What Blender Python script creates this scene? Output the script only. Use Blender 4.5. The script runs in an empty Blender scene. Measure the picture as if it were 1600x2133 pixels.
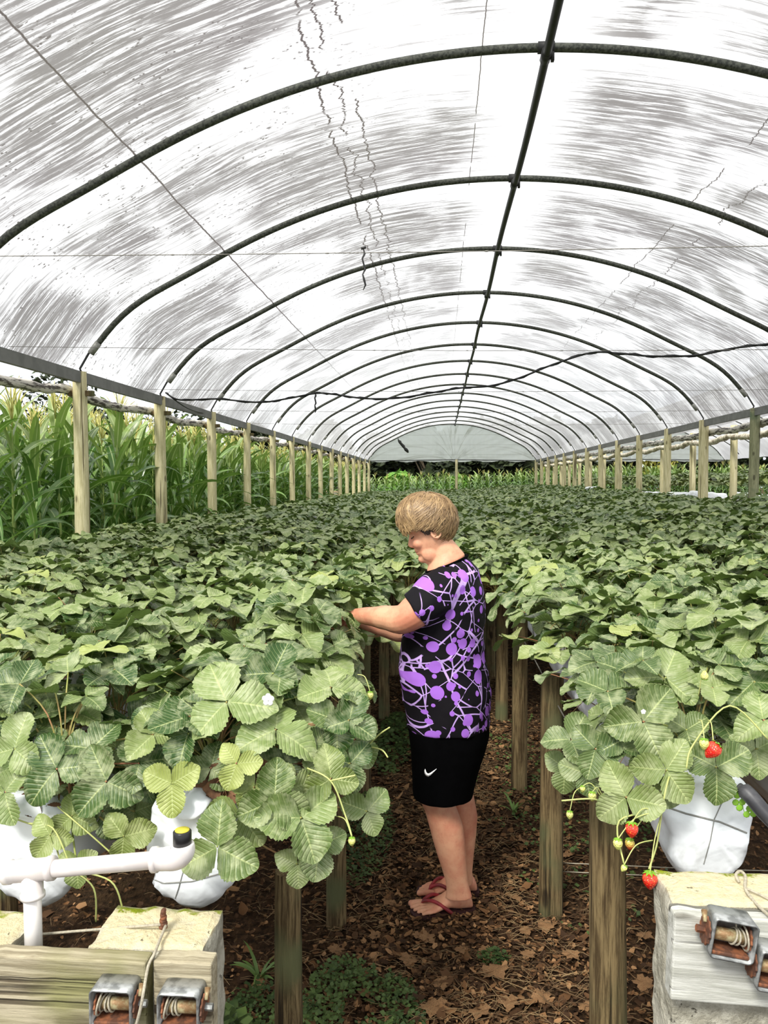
import bpy, bmesh, math, random
import numpy as np
from mathutils import Vector, Matrix, noise as mnoise

PI = math.pi
scene = bpy.context.scene
COL = scene.collection

# ---------------------------------------------------------------- camera
CAM_Z = 1.68
F = 1600.0
cam_d = bpy.data.cameras.new('camera')
cam = bpy.data.objects.new('camera', cam_d)
COL.objects.link(cam)
cam_d.sensor_fit = 'VERTICAL'
cam_d.sensor_height = 36.0
cam_d.lens = F / 2133 * 36.0
cam_d.clip_start = 0.05
cam_d.clip_end = 400
YAW = math.atan(118 / F)
PITCH = math.atan(61.5 / F)
cam.location = (0, 0, CAM_Z)
cam.rotation_euler = (PI / 2 - PITCH, 0, YAW)
scene.camera = cam
RC = Matrix.Rotation(YAW, 3, 'Z') @ Matrix.Rotation(PI / 2 - PITCH, 3, 'X')

def at(px, py, Y):
    """the point of the plane Y=const seen at a pixel of the 1600x2133 photograph"""
    d = RC @ Vector(((px - 800) / F, (1066.5 - py) / F, -1.0))
    s = Y / d.y
    return Vector((d.x * s, Y, CAM_Z + d.z * s))

def seen(p, margin=0):
    q = RC.transposed() @ (Vector(p) - Vector((0, 0, CAM_Z)))
    if q.z >= -0.05: return False
    x = 800 + F * q.x / -q.z; y = 1066.5 - F * q.y / -q.z
    return -margin < x < 1600 + margin and -margin < y < 2133 + margin

# ---------------------------------------------------------------- light
W = bpy.data.worlds.new('overcast_sky'); scene.world = W; W.use_nodes = True
nt = W.node_tree; nt.nodes.clear()
wo = nt.nodes.new('ShaderNodeOutputWorld'); bg = nt.nodes.new('ShaderNodeBackground')
tc = nt.nodes.new('ShaderNodeTexCoord'); sx = nt.nodes.new('ShaderNodeSeparateXYZ')
rp = nt.nodes.new('ShaderNodeValToRGB')
nt.links.new(tc.outputs['Generated'], sx.inputs[0]); nt.links.new(sx.outputs['Z'], rp.inputs[0])
rp.color_ramp.elements[0].color = (0.80, 0.86, 0.92, 1); rp.color_ramp.elements[1].color = (1, 1, 1, 1)
rp.color_ramp.elements[0].position = 0.0; rp.color_ramp.elements[1].position = 0.5
nt.links.new(rp.outputs[0], bg.inputs[0]); bg.inputs[1].default_value = 1.5
nt.links.new(bg.outputs[0], wo.inputs[0])
sd = bpy.data.lights.new('sun', 'SUN'); sd.energy = 4.2; sd.angle = math.radians(16); sd.color = (1, 0.97, 0.9)
sun = bpy.data.objects.new('sun', sd); COL.objects.link(sun); sun.rotation_euler = (math.radians(38), math.radians(-22), 0)

scene.view_settings.view_transform = 'Standard'
scene.view_settings.look = 'None'
scene.view_settings.exposure = 0.0
scene.view_settings.gamma = 1.0
scene.view_settings.use_curve_mapping = False
scene.cycles.max_bounces = 8
scene.cycles.transparent_max_bounces = 12
scene.cycles.use_adaptive_sampling = True

# ---------------------------------------------------------------- materials
def lin(c):
    """sRGB 0-255 -> linear"""
    return tuple((v / 255 / 12.92) if v / 255 <= 0.04045 else ((v / 255 + 0.055) / 1.055) ** 2.4 for v in c) + (1.0,)

class NT:
    def __init__(s, name):
        s.m = bpy.data.materials.new(name); s.m.use_nodes = True
        s.t = s.m.node_tree; s.t.nodes.clear()
        s.out = s.n('ShaderNodeOutputMaterial')
    def n(s, typ, ins=None, **kw):
        nd = s.t.nodes.new(typ)
        for k, v in kw.items(): setattr(nd, k, v)
        for k, v in (ins or {}).items():
            s.set(nd.inputs[k], v)
        return nd
    def set(s, sock, v):
        if isinstance(v, bpy.types.NodeSocket): s.t.links.new(v, sock)
        elif isinstance(v, bpy.types.Node): s.t.links.new(v.outputs[0], sock)
        else: sock.default_value = v
    def math(s, op, a, b=0.0, c=None, clamp=False):
        nd = s.n('ShaderNodeMath', operation=op, use_clamp=clamp)
        s.set(nd.inputs[0], a); s.set(nd.inputs[1], b)
        if c is not None: s.set(nd.inputs[2], c)
        return nd.outputs[0]
    def mix(s, f, a, b, mode='MIX'):
        nd = s.n('ShaderNodeMix', data_type='RGBA', blend_type=mode)
        s.set(nd.inputs[0], f); s.set(nd.inputs[6], a); s.set(nd.inputs[7], b)
        return nd.outputs[2]
    def sstep(s, x, lo, hi, a=0.0, b=1.0):
        nd = s.n('ShaderNodeMapRange', interpolation_type='SMOOTHSTEP')
        s.set(nd.inputs[0], x)
        for i, v in zip((1, 2, 3, 4), (lo, hi, a, b)): nd.inputs[i].default_value = v
        return nd.outputs[0]
    def noise(s, vec, scale, detail=4, rough=0.55, dist=0.0, out=0):
        nd = s.n('ShaderNodeTexNoise', {'Scale': scale, 'Detail': detail, 'Roughness': rough, 'Distortion': dist})
        if vec is not None: s.set(nd.inputs['Vector'], vec)
        return nd.outputs[out]
    def vor(s, vec, scale, feature='F1', out='Distance', rnd=1.0):
        nd = s.n('ShaderNodeTexVoronoi', {'Scale': scale, 'Randomness': rnd}, feature=feature)
        s.set(nd.inputs['Vector'], vec)
        return nd.outputs[out]
    def mapping(s, vec, scale=(1, 1, 1), loc=(0, 0, 0), rot=(0, 0, 0)):
        nd = s.n('ShaderNodeMapping'); s.set(nd.inputs[0], vec)
        nd.inputs['Scale'].default_value = scale; nd.inputs['Location'].default_value = loc; nd.inputs['Rotation'].default_value = rot
        return nd.outputs[0]
    def obj(s): return s.n('ShaderNodeTexCoord').outputs['Object']
    def uv(s): return s.n('ShaderNodeTexCoord').outputs['UV']
    def attr(s, name): return s.n('ShaderNodeAttribute', attribute_name=name).outputs['Fac']
    def rnd(s): return s.n('ShaderNodeObjectInfo').outputs['Random']
    def bump(s, h, strength=0.3, dist=0.01):
        return s.n('ShaderNodeBump', {'Strength': strength, 'Distance': dist, 'Height': h}).outputs[0]
    def bsdf(s, col, rough=0.6, normal=None, spec=0.4, metal=0.0, trans=None, tw=0.3, sss=0.0):
        b = s.n('ShaderNodeBsdfPrincipled')
        s.set(b.inputs['Base Color'], col); s.set(b.inputs['Roughness'], rough)
        b.inputs['Specular IOR Level'].default_value = spec; s.set(b.inputs['Metallic'], metal)
        if normal is not None: s.set(b.inputs['Normal'], normal)
        if sss:
            b.inputs['Subsurface Weight'].default_value = sss
            b.inputs['Subsurface Radius'].default_value = (0.01, 0.004, 0.002); b.inputs['Subsurface Scale'].default_value = 1.0
        sh = b.outputs[0]
        if trans is not None:
            t = s.n('ShaderNodeBsdfTranslucent', {'Color': trans})
            mx = s.n('ShaderNodeMixShader', {0: tw}); s.t.links.new(sh, mx.inputs[1]); s.t.links.new(t.outputs[0], mx.inputs[2]); sh = mx.outputs[0]
        s.t.links.new(sh, s.out.inputs[0])
        return s.m

def simple(name, rgb, rough=0.6, var=0.12, scale=30, bump=0.1, metal=0.0, spec=0.4, rgb2=None):
    t = NT(name); o = t.obj()
    nz = t.noise(o, scale, 5)
    c2 = lin(rgb2) if rgb2 else tuple(v * (1 - var * 2) for v in lin(rgb)[:3]) + (1,)
    f = t.sstep(nz, 0.38, 0.62)
    return t.bsdf(t.mix(f, lin(rgb), c2), rough, t.bump(nz, bump, 0.004), spec, metal)

M = {}
def leafmat(name, top, top2, vein, under, tw, dusty_highlight=0.5):
    t = NT(name)
    uv = t.uv(); sp = t.n('ShaderNodeSeparateXYZ', {0: uv})
    u = t.math('ABSOLUTE', t.math('SUBTRACT', t.math('MULTIPLY', sp.outputs[0], 2.0), 1.0)); v = sp.outputs[1]
    mid = t.sstep(u, 0.015, 0.06, 1, 0)
    ph = t.math('SUBTRACT', t.math('MULTIPLY', v, 8.0), t.math('MULTIPLY', u, 2.6))
    fr = t.math('ABSOLUTE', t.math('SUBTRACT', t.math('FRACT', ph), 0.5))
    lat = t.sstep(fr, 0.01, 0.09, 0.7, 0)
    ve = t.math('MAXIMUM', mid, lat)
    rnd = t.attr('rnd'); o = t.obj()
    nz = t.noise(o, 45, 5, 0.65)
    c = t.mix(t.sstep(rnd, 0.15, 0.95), lin(top), lin(top2))
    nb = t.noise(o, 11, 4, 0.6)
    c = t.mix(t.math('MULTIPLY', t.sstep(t.math('ADD', t.math('MULTIPLY', nz, 0.5), t.math('MULTIPLY', nb, 0.5)), 0.44, 0.64), dusty_highlight), c, lin((184, 190, 150)))  # pale dusty blotches; canopy highlights are painted into the leaf colour
    ob = t.rnd()
    c = t.mix(t.math('MULTIPLY', ob, 0.25), c, lin((118, 128, 84)))
    yel = t.attr('yel')
    c = t.mix(yel, c, lin((178, 186, 96)))
    c = t.mix(t.math('MULTIPLY', ve, 0.6), c, lin(vein))
    geo = t.n('ShaderNodeNewGeometry')
    c = t.mix(geo.outputs['Backfacing'], c, lin(under))
    h = t.math('MULTIPLY', t.sstep(fr, 0.0, 0.3), 1.0)
    h = t.math('ADD', h, t.math('MULTIPLY', nz, 0.7))
    return t.bsdf(c, 0.45, t.bump(h, 0.4, 0.004), 0.45, trans=t.mix(0.5, c, lin((150, 190, 60))), tw=tw)
M['leaf'] = leafmat('strawberry_leaf', (46, 78, 28), (124, 142, 82), (184, 194, 132), (104, 124, 72), 0.10, 0.6)
M['corn_leaf'] = None
def cornmat():
    t = NT('corn_leaf'); uv = t.uv(); sp = t.n('ShaderNodeSeparateXYZ', {0: uv})
    u = t.math('ABSOLUTE', t.math('SUBTRACT', sp.outputs[0], 0.5))
    mid = t.sstep(u, 0.03, 0.08, 1, 0)
    rnd = t.attr('rnd'); nz = t.noise(t.obj(), 6, 3)
    c = t.mix(t.sstep(rnd, 0.2, 0.95), lin((44, 84, 34)), lin((120, 158, 74)))
    c = t.mix(t.math('MULTIPLY', mid, 0.6), c, lin((205, 220, 160)))
    yel = t.attr('yel'); c = t.mix(yel, c, lin((208, 200, 132)))
    return t.bsdf(c, 0.3, None, 0.8, trans=t.mix(0.5, c, lin((150, 200, 60))), tw=0.18)
M['corn_leaf'] = cornmat()
M['tassel'] = simple('corn_tassel', (206, 200, 128), 0.8, scale=20, rgb2=(176, 172, 90))
M['stalk'] = simple('corn_stalk', (140, 160, 84), 0.6, scale=10)
M['petiole'] = simple('petiole', (150, 160, 84), 0.5, rgb2=(160, 110, 80), scale=7)
M['runner'] = simple('runner_stem', (190, 196, 120), 0.5, scale=12)
M['dry'] = simple('withered_leaf', (128, 92, 64), 0.8, scale=30, rgb2=(84, 58, 40))
M['petal'] = simple('petal_white', (245, 245, 240), 0.5, var=0.02)

def berrymat(name, a, b):
    t = NT(name); o = t.obj(); sp = t.n('ShaderNodeSeparateXYZ', {0: o})
    c = t.mix(t.sstep(sp.outputs[2], -0.012, 0.006), lin(a), lin(b))
    vd = t.vor(o, 260)
    seed = t.sstep(vd, 0.12, 0.25, 1, 0)
    c = t.mix(seed, c, lin((225, 190, 80)))
    return t.bsdf(c, 0.25, t.bump(vd, 0.8, 0.002), 0.6)
M['berry'] = berrymat('ripe_berry', (205, 22, 20), (232, 60, 40))
M['berry_half'] = berrymat('half_ripe_berry', (196, 40, 30), (200, 180, 90))
M['berry_pale'] = berrymat('unripe_berry', (200, 206, 110), (214, 214, 130))

def woodmat(name, a, b, dark, green=None, sc=1.0):
    t = NT(name); o = t.obj(); r = t.rnd()
    off = t.n('ShaderNodeVectorMath', {0: o, 1: t.n('ShaderNodeCombineXYZ', {0: t.math('MULTIPLY', r, 37.0), 1: 0.0, 2: t.math('MULTIPLY', r, 91.0)})}, operation='ADD').outputs[0]
    g = t.noise(t.mapping(off, (42 * sc, 42 * sc, 3.2 * sc)), 1.0, 8, 0.72, 0.6)
    big = t.noise(off, 3.0, 3)
    g2 = t.noise(t.mapping(off, (150 * sc, 150 * sc, 6 * sc)), 1.0, 6, 0.75)
    g = t.math('ADD', t.math('MULTIPLY', g, 0.55), t.math('MULTIPLY', g2, 0.45))
    c = t.mix(t.sstep(g, 0.42, 0.58), lin(a), lin(b))
    crack = t.sstep(t.noise(t.mapping(off, (34 * sc, 34 * sc, 0.8 * sc), loc=(3, 1, 9)), 1.0, 3, 0.5), 0.62, 0.68)
    c = t.mix(t.math('MULTIPLY', crack, 0.85), c, lin(dark))
    knot = t.sstep(t.vor(t.mapping(off, (9, 9, 3.5)), 1.0), 0.10, 0.18, 1, 0)
    c = t.mix(t.math('MULTIPLY', knot, 0.7), c, lin(dark))
    if green: c = t.mix(t.sstep(big, 0.48, 0.66), c, lin(green))
    h = t.math('SUBTRACT', g, crack)
    return t.bsdf(c, 0.85, t.bump(h, 0.7, 0.008), 0.2)
M['post'] = woodmat('peeled_pine_post', (206, 198, 160), (172, 164, 122), (76, 64, 44))
M['post_green'] = woodmat('mossy_pine_post', (150, 150, 118), (110, 112, 84), (40, 38, 28), (92, 104, 80))
M['bed_post'] = woodmat('weathered_bed_post', (132, 114, 80), (70, 56, 36), (26, 18, 12), (92, 94, 64))
M['board'] = woodmat('weathered_board', (186, 176, 150), (140, 130, 106), (70, 60, 46), (132, 130, 88), 0.7)
M['board_pale'] = woodmat('pale_weathered_board', (206, 206, 198), (172, 172, 162), (96, 92, 80), (166, 166, 148), 0.7)
M['beam'] = simple('grey_beam', (112, 112, 108), 0.6, scale=8, bump=0.2)
M['skirt'] = None
def skirtmat():
    t = NT('rolled_dirty_plastic'); o = t.obj()
    w = t.noise(t.mapping(o, (30, 4, 30)), 1, 5, 0.7)
    c = t.mix(t.sstep(w, 0.46, 0.58), lin((214, 208, 196)), lin((60, 50, 42)))
    return t.bsdf(c, 0.5, t.bump(w, 0.8, 0.02))
M['skirt'] = skirtmat()
M['skirt_pale'] = simple('rolled_pale_plastic', (226, 220, 200), 0.5, rgb2=(150, 138, 116), scale=14, bump=0.6)
M['pipe'] = simple('dull_galvanised_pipe', (84, 86, 76), 0.5, scale=60, metal=0.3, rgb2=(48, 50, 44))
M['pipe_end'] = simple('clean_galvanised_pipe', (150, 150, 142), 0.45, scale=60, metal=0.4)
M['rod'] = simple('dark_rod', (36, 36, 34), 0.5)
M['cable'] = simple('black_cable', (22, 22, 22), 0.45, bump=0.05)
M['wire'] = simple('thin_grey_wire', (120, 116, 108), 0.5)
M['rope'] = simple('grey_cord', (176, 168, 148), 0.8, scale=200, bump=0.4)
M['pvc'] = simple('white_pvc', (236, 232, 228), 0.3, scale=9, rgb2=(214, 206, 202), bump=0.05, spec=0.6)
M['black_plastic'] = simple('black_plastic', (34, 34, 36), 0.35)
M['hose'] = simple('grey_black_hose', (74, 74, 76), 0.45, rgb2=(48, 48, 52), scale=25, bump=0.2)
M['yellow_cap'] = simple('yellow_cap_top', (214, 204, 70), 0.5)
M['steel'] = simple('galvanised_steel', (176, 178, 176), 0.4, scale=35, metal=0.55, rgb2=(120, 122, 120), bump=0.15)
M['rust'] = simple('rusty_steel', (146, 92, 62), 0.75, scale=45, metal=0.3, rgb2=(92, 62, 48), bump=0.4)
M['steel_dirty'] = simple('dirty_steel_drum', (176, 166, 128), 0.55, scale=60, metal=0.3, rgb2=(134, 104, 70), bump=0.3)
def bagmat():
    t = NT('white_bag_plastic'); o = t.obj()
    n1 = t.noise(t.mapping(o, (5, 3, 9)), 1.0, 3, 0.5, 1.0)
    n2 = t.noise(o, 7, 5, 0.6)
    c = t.mix(t.sstep(n2, 0.52, 0.75), lin((236, 240, 243)), lin((206, 208, 208)))
    h = t.math('ADD', t.math('MULTIPLY', n1, 1.0), t.math('MULTIPLY', n2, 0.4))
    return t.bsdf(c, 0.35, t.bump(h, 0.4, 0.02), 0.5)
M['bag'] = bagmat()
M['seam'] = simple('bag_seam', (140, 140, 134), 0.6)
M['shade_substrate'] = simple('shade_potting_mix', (46, 34, 26), 0.95, scale=60, bump=0.6)
def concmat(name, top, mossy):
    t = NT(name); o = t.obj()
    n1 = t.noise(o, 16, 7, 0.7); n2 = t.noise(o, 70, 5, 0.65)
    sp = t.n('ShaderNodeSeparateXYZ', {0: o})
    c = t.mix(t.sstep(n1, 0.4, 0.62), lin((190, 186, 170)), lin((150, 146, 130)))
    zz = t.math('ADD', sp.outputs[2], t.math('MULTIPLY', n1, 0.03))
    cream_lit = t.sstep(zz, 0.004, 0.016)  # cream top: lit look painted into the colour, together with lichen stain
    c = t.mix(cream_lit, c, t.mix(n2, lin((228, 218, 184)), lin((188, 172, 130))))
    mz = t.math('ADD', sp.outputs[1], t.math('MULTIPLY', t.math('SUBTRACT', n1, 0.5), 0.16))
    mx = t.math('MULTIPLY', t.sstep(mz, mossy, mossy + 0.012), cream_lit)
    mx = t.math('MULTIPLY', mx, t.sstep(t.noise(o, 9, 3), 0.42, 0.5))
    c = t.mix(mx, c, t.mix(n2, lin((150, 158, 30)), lin((96, 116, 20))))
    pit = t.sstep(t.noise(o, 42, 4, 0.6), 0.28, 0.36, 1, 0)
    c = t.mix(t.math('MULTIPLY', pit, 0.7), c, lin((90, 82, 62)))
    h = t.math('SUBTRACT', t.math('ADD', n1, t.math('MULTIPLY', n2, 0.6)), pit)
    return t.bsdf(c, 0.9, t.bump(h, 0.9, 0.012), 0.2)
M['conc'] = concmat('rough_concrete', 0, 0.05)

def filmmat(name, strength=1.0, tr=0.32, gable=False):
    t = NT(name); uv = t.uv(); sp = t.n('ShaderNodeSeparateXYZ', {0: uv}); u = sp.outputs[0]; v = sp.outputs[1]
    if not gable:
        warp = t.noise(uv, 0.45, 2)
        vv = t.math('ADD', v, t.math('MULTIPLY', warp, 0.3))
        cv = t.n('ShaderNodeCombineXYZ', {0: t.math('MULTIPLY', u, 1.35), 1: t.math('MULTIPLY', vv, 25.0)})
        s1 = t.noise(cv, 1.0, 7, 0.72)
        cv2 = t.n('ShaderNodeCombineXYZ', {0: t.math('MULTIPLY', u, 2.6), 1: t.math('MULTIPLY', vv, 70.0), 2: 4.0})
        s2 = t.noise(cv2, 1.0, 6, 0.8)
        patch = t.noise(uv, 0.75, 3, 0.6, 0.6)
        ph = t.math('FRACT', t.math('DIVIDE', t.math('SUBTRACT', v, 4.90), 2.04))
        clean = t.math('MULTIPLY', t.sstep(ph, 0.02, 0.28, 0.2, 1.0), t.sstep(ph, 0.95, 1.0, 1.0, 0.4))
        rid = t.sstep(t.math('ABSOLUTE', t.math('SUBTRACT', u, RIDGE_U)), 0.05, 0.55, 0.2, 1.0)
        amt = t.math('MULTIPLY', clean, rid)
        pt = t.sstep(patch, 0.32, 0.56, 0.35, 1.1)
        amt = t.math('MULTIPLY', amt, pt)
        thr = t.math('ADD', t.math('MULTIPLY', s1, 0.54), t.math('MULTIPLY', s2, 0.50))
        lv = t.math('ADD', thr, t.math('MULTIPLY', t.math('SUBTRACT', amt, 0.5), 0.11))
        st = t.math('MULTIPLY', t.sstep(lv, 0.488, 0.60), t.math('ADD', t.math('MULTIPLY', amt, 0.45), 0.4))
        # specks of mould, thicker towards the west eave
        spk = t.sstep(t.vor(uv, 20), 0.12, 0.24, 1, 0)
        spm = t.math('MULTIPLY', t.sstep(t.noise(uv, 3.0, 3), 0.36, 0.56), t.sstep(u, 2.6, 4.4, 1, 0.0))
        fine = t.sstep(t.noise(t.n('ShaderNodeCombineXYZ', {0: t.math('MULTIPLY', u, 14.0), 1: t.math('MULTIPLY', v, 34.0)}), 1.0, 3, 0.6), 0.57, 0.66)
        sp1 = t.math('MULTIPLY', t.math('MAXIMUM', spk, fine), spm)
        # long creases
        def crease(u0, wob, w=0.012, seed=0.0, lo=0.4):
            d = t.math('ABSOLUTE', t.math('SUBTRACT', t.math('ADD', u, t.math('MULTIPLY', t.noise(t.n('ShaderNodeCombineXYZ', {0: v, 1: seed}), 2.0, 6, 0.75), wob)), u0 + wob * 0.5))
            k = t.sstep(d, w * 0.3, w, 1, 0)
            return t.math('MULTIPLY', k, t.sstep(t.noise(t.n('ShaderNodeCombineXYZ', {0: v, 1: seed + 7}), 1.6, 3), lo, lo + 0.05))
        cr = crease(1.75, 0.05, 0.012, 0.0, 0.2)
        for a in ((3.0, 0.28, 0.014, 3.0), (3.1, 0.42, 0.012, 5.0), (3.22, 0.36, 0.012, 9.0), (6.3, 0.5, 0.01, 12.0), (6.0, 0.2, 0.008, 15.0), (4.05, 0.03, 0.006, 17.0)):
            cr = t.math('MAXIMUM', cr, crease(*a))
        d = t.math('MAXIMUM', t.math('MULTIPLY', st, 0.92), t.math('MULTIPLY', sp1, 0.9))
        d = t.math('MAXIMUM', d, t.math('MULTIPLY', cr, 0.95))
        low = t.sstep(u, 0.0, 2.2, 0.22, 0.0)
        low = t.math('MULTIPLY', low, t.sstep(t.noise(uv, 2.0, 4), 0.4, 0.7))
        d = t.math('MAXIMUM', d, low)
        d = t.math('MULTIPLY', t.math('MULTIPLY', d, strength), t.sstep(v, 8.0, 18.0, 1.0, 0.62), clamp=True)
        base = lin((252, 253, 255)); dirt = t.mix(t.noise(uv, 0.8, 2), lin((70, 56, 64)), lin((72, 68, 50)))
        col = t.mix(d, base, dirt)
    else:
        fold = t.noise(t.n('ShaderNodeCombineXYZ', {0: t.math('MULTIPLY', u, 12.0), 1: t.math('MULTIPLY', v, 0.6)}), 1.0, 4, 0.6)
        hl = t.sstep(t.math('ABSOLUTE', t.math('SUBTRACT', t.math('FRACT', t.math('MULTIPLY', v, 2.2)), 0.5)), 0.0, 0.05, 0.35, 0)
        f2 = t.math('MAXIMUM', t.sstep(fold, 0.5, 0.72, 0, 0.8), hl)
        col = t.mix(f2, lin((240, 246, 242)), lin((138, 142, 118)))
    tb = t.n('ShaderNodeBsdfTransparent', {0: col}); tl = t.n('ShaderNodeBsdfTranslucent', {0: col}); df = t.n('ShaderNodeBsdfDiffuse', {0: t.mix(0.5, col, (0.5, 0.5, 0.5, 1))})
    m1 = t.n('ShaderNodeMixShader', {0: 0.72}); t.t.links.new(df.outputs[0], m1.inputs[1]); t.t.links.new(tl.outputs[0], m1.inputs[2])
    m2 = t.n('ShaderNodeMixShader', {0: tr}); t.t.links.new(m1.outputs[0], m2.inputs[1]); t.t.links.new(tb.outputs[0], m2.inputs[2])
    t.t.links.new(m2.outputs[0], t.out.inputs[0])
    return t.m

def groundmat():
    t = NT('leaf_strewn_soil'); o = t.obj()
    n1 = t.noise(o, 1.2, 4); n2 = t.noise(o, 26, 8, 0.75); n3 = t.noise(t.mapping(o, (60, 18, 10), rot=(0, 0, 0.7)), 1.0, 5, 0.7); vn = t.vor(o, 34, out='Color')
    c = t.mix(t.sstep(n2, 0.35, 0.65), lin((44, 31, 20)), lin((98, 72, 48)))
    c = t.mix(t.math('MULTIPLY', t.sstep(n3, 0.55, 0.68), 0.6), c, lin((146, 116, 82)))
    c = t.mix(t.math('MULTIPLY', t.sstep(n1, 0.5, 0.7), 0.35), c, lin((70, 58, 36)))
    h = t.math('ADD', n2, n3)
    return t.bsdf(c, 0.95, t.bump(h, 1.0, 0.03), 0.15)
M['ground'] = groundmat()
M['bank'] = simple('tan_earth', (176, 158, 118), 0.95, scale=5, bump=0.5)
M['litter'] = None
def littermat():
    t = NT('dry_leaf_litter'); r = t.attr('rnd'); nz = t.noise(t.obj(), 40, 3)
    rr = t.n('ShaderNodeValToRGB', {0: r}); e = rr.color_ramp.elements
    e[0].color = lin((42, 28, 18)); e[1].color = lin((176, 136, 96))
    for p, c in ((0.35, (80, 56, 36)), (0.62, (116, 82, 52)), (0.86, (156, 118, 80))):
        k = e.new(p); k.color = lin(c)
    return t.bsdf(t.mix(t.math('MULTIPLY', nz, 0.4), rr.outputs[0], lin((90, 66, 44))), 0.85, None, 0.2)
M['litter'] = littermat()
M['weed'] = simple('weed_green', (78, 98, 46), 0.6, rgb2=(50, 70, 30), scale=12)
M['clover'] = simple('clover_green', (126, 176, 52), 0.5, scale=20)
M['grass'] = simple('grass_green', (110, 140, 70), 0.5, scale=8)
M['tree'] = simple('dark_hedge_leaves', (54, 66, 34), 0.7, rgb2=(26, 34, 18), scale=2.5)
M['tree_yellow'] = simple('yellow_green_leaves', (176, 170, 62), 0.7, rgb2=(120, 124, 44), scale=3)
M['bush'] = simple('bright_green_bush', (120, 168, 60), 0.6, rgb2=(84, 130, 44), scale=3)
M['field'] = simple('distant_field_green', (120, 150, 70), 0.9, scale=0.6)
M['bark'] = simple('tree_bark', (104, 92, 74), 0.9, scale=12, bump=0.6)
def skinmat():
    t = NT('sunned_skin'); o = t.obj()
    n1 = t.noise(o, 9, 4, 0.6); n2 = t.noise(o, 90, 4, 0.6)
    c = t.mix(t.sstep(n1, 0.35, 0.68), lin((222, 166, 132)), lin((204, 132, 104)))
    c = t.mix(t.math('MULTIPLY', t.sstep(n2, 0.56, 0.72), 0.3), c, lin((176, 104, 84)))
    return t.bsdf(c, 0.5, t.bump(n2, 0.25, 0.002), 0.35, sss=0.08)
M['skin'] = skinmat()
def hairmat(name, a, b, c3):
    t = NT(name); r = t.attr('rnd'); o = t.obj(); nz = t.noise(o, 60, 3)
    c = t.mix(r, lin(a), lin(b)); c = t.mix(t.math('MULTIPLY', t.sstep(nz, 0.45, 0.7), 0.5), c, lin(c3))
    return t.bsdf(c, 0.42, None, 0.5)
M['hair'] = hairmat('blonde_brown_hair', (98, 72, 44), (188, 156, 110), (84, 62, 38))
M['hair_dark'] = hairmat('dark_under_hair', (44, 30, 22), (92, 66, 46), (60, 42, 30))
M['dark'] = simple('dark_line', (46, 26, 20), 0.6)
M['lip'] = simple('lips', (176, 92, 84), 0.4)
M['black_cloth'] = simple('black_shorts_cloth', (4, 4, 5), 0.95, bump=0.15, spec=0.05)
M['white_print'] = simple('white_print', (245, 245, 245), 0.6, var=0.0)
M['flipflop'] = simple('maroon_rubber', (150, 44, 50), 0.5, scale=20, rgb2=(112, 34, 38))
M['sole'] = simple('dark_sole', (60, 30, 30), 0.7)
def shirtmat():
    t = NT('purple_dot_print'); o = t.obj()
    sp = t.n('ShaderNodeSeparateXYZ', {0: o})
    # wrap: project by x and z with a little of y so that it follows the body
    p = t.n('ShaderNodeCombineXYZ', {0: t.math('ADD', sp.outputs[0], t.math('MULTIPLY', sp.outputs[1], 0.6)), 1: sp.outputs[2], 2: t.math('MULTIPLY', sp.outputs[1], 0.15)}).outputs[0]
    purple = lin((160, 104, 206)); pale = lin((190, 158, 222)); black = lin((12, 9, 15))
    def strokes(scale, loc, rot, w):
        q = t.mapping(p, (1, 1, 1), loc, (0, 0, rot))
        q = t.n('ShaderNodeVectorMath', {0: q, 1: t.n('ShaderNodeVectorMath', {0: t.n('ShaderNodeTexNoise', {'Vector': q, 'Scale': 6.0, 'Detail': 1.0}).outputs[1], 1: (0.05, 0.05, 0.0)}, operation='MULTIPLY').outputs[0]}, operation='ADD').outputs[0]
        q2 = t.mapping(q, (scale * 0.45, scale, scale * 0.3))
        e = t.vor(q2, 1.0, 'DISTANCE_TO_EDGE')
        return t.math('MULTIPLY', t.sstep(e, w * 0.7, w, 1, 0), t.sstep(t.noise(q, 11, 1), 0.40, 0.42))
    l = t.math('MAXIMUM', strokes(13, (0, 0, 0), 0.5, 0.017), strokes(12, (5, 2, 0), -0.7, 0.016))
    l = t.math('MAXIMUM', l, strokes(8, (9, 4, 0), 1.5, 0.013))
    c = t.mix(l, black, pale)
    def dots(scale, loc, rlo, rhi, keep):
        q = t.mapping(p, (1, 1, 1), loc)
        vd = t.n('ShaderNodeTexVoronoi', {'Vector': q, 'Scale': scale, 'Randomness': 0.75}, feature='F1')
        s = t.n('ShaderNodeSeparateColor', {0: vd.outputs['Color']})
        rad = t.math('ADD', t.math('MULTIPLY', s.outputs[0], rhi - rlo), rlo)
        k = t.math('LESS_THAN', vd.outputs['Distance'], rad)
        return t.math('MULTIPLY', k, t.math('LESS_THAN', s.outputs[1], keep))
    dd = t.math('MAXIMUM', dots(16, (0, 0, 0), 0.26, 0.44, 0.88), dots(30, (3, 7, 1), 0.18, 0.36, 0.5))
    c = t.mix(dd, c, purple)
    return t.bsdf(c, 0.8, t.bump(t.noise(o, 14, 3), 0.25, 0.01), 0.2)
M['shirt'] = shirtmat()

# ---------------------------------------------------------------- mesh helpers
def tag(o, label=None, cat=None, group=None, kind=None):
    if label: o['label'] = label
    if cat: o['category'] = cat
    if group: o['group'] = group
    if kind: o['kind'] = kind
    return o

def empty(name, loc=(0, 0, 0), label=None, cat=None, group=None):
    o = bpy.data.objects.new(name, None); COL.objects.link(o); o.location = loc; o.empty_display_size = 0.1
    return tag(o, label, cat, group)

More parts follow.
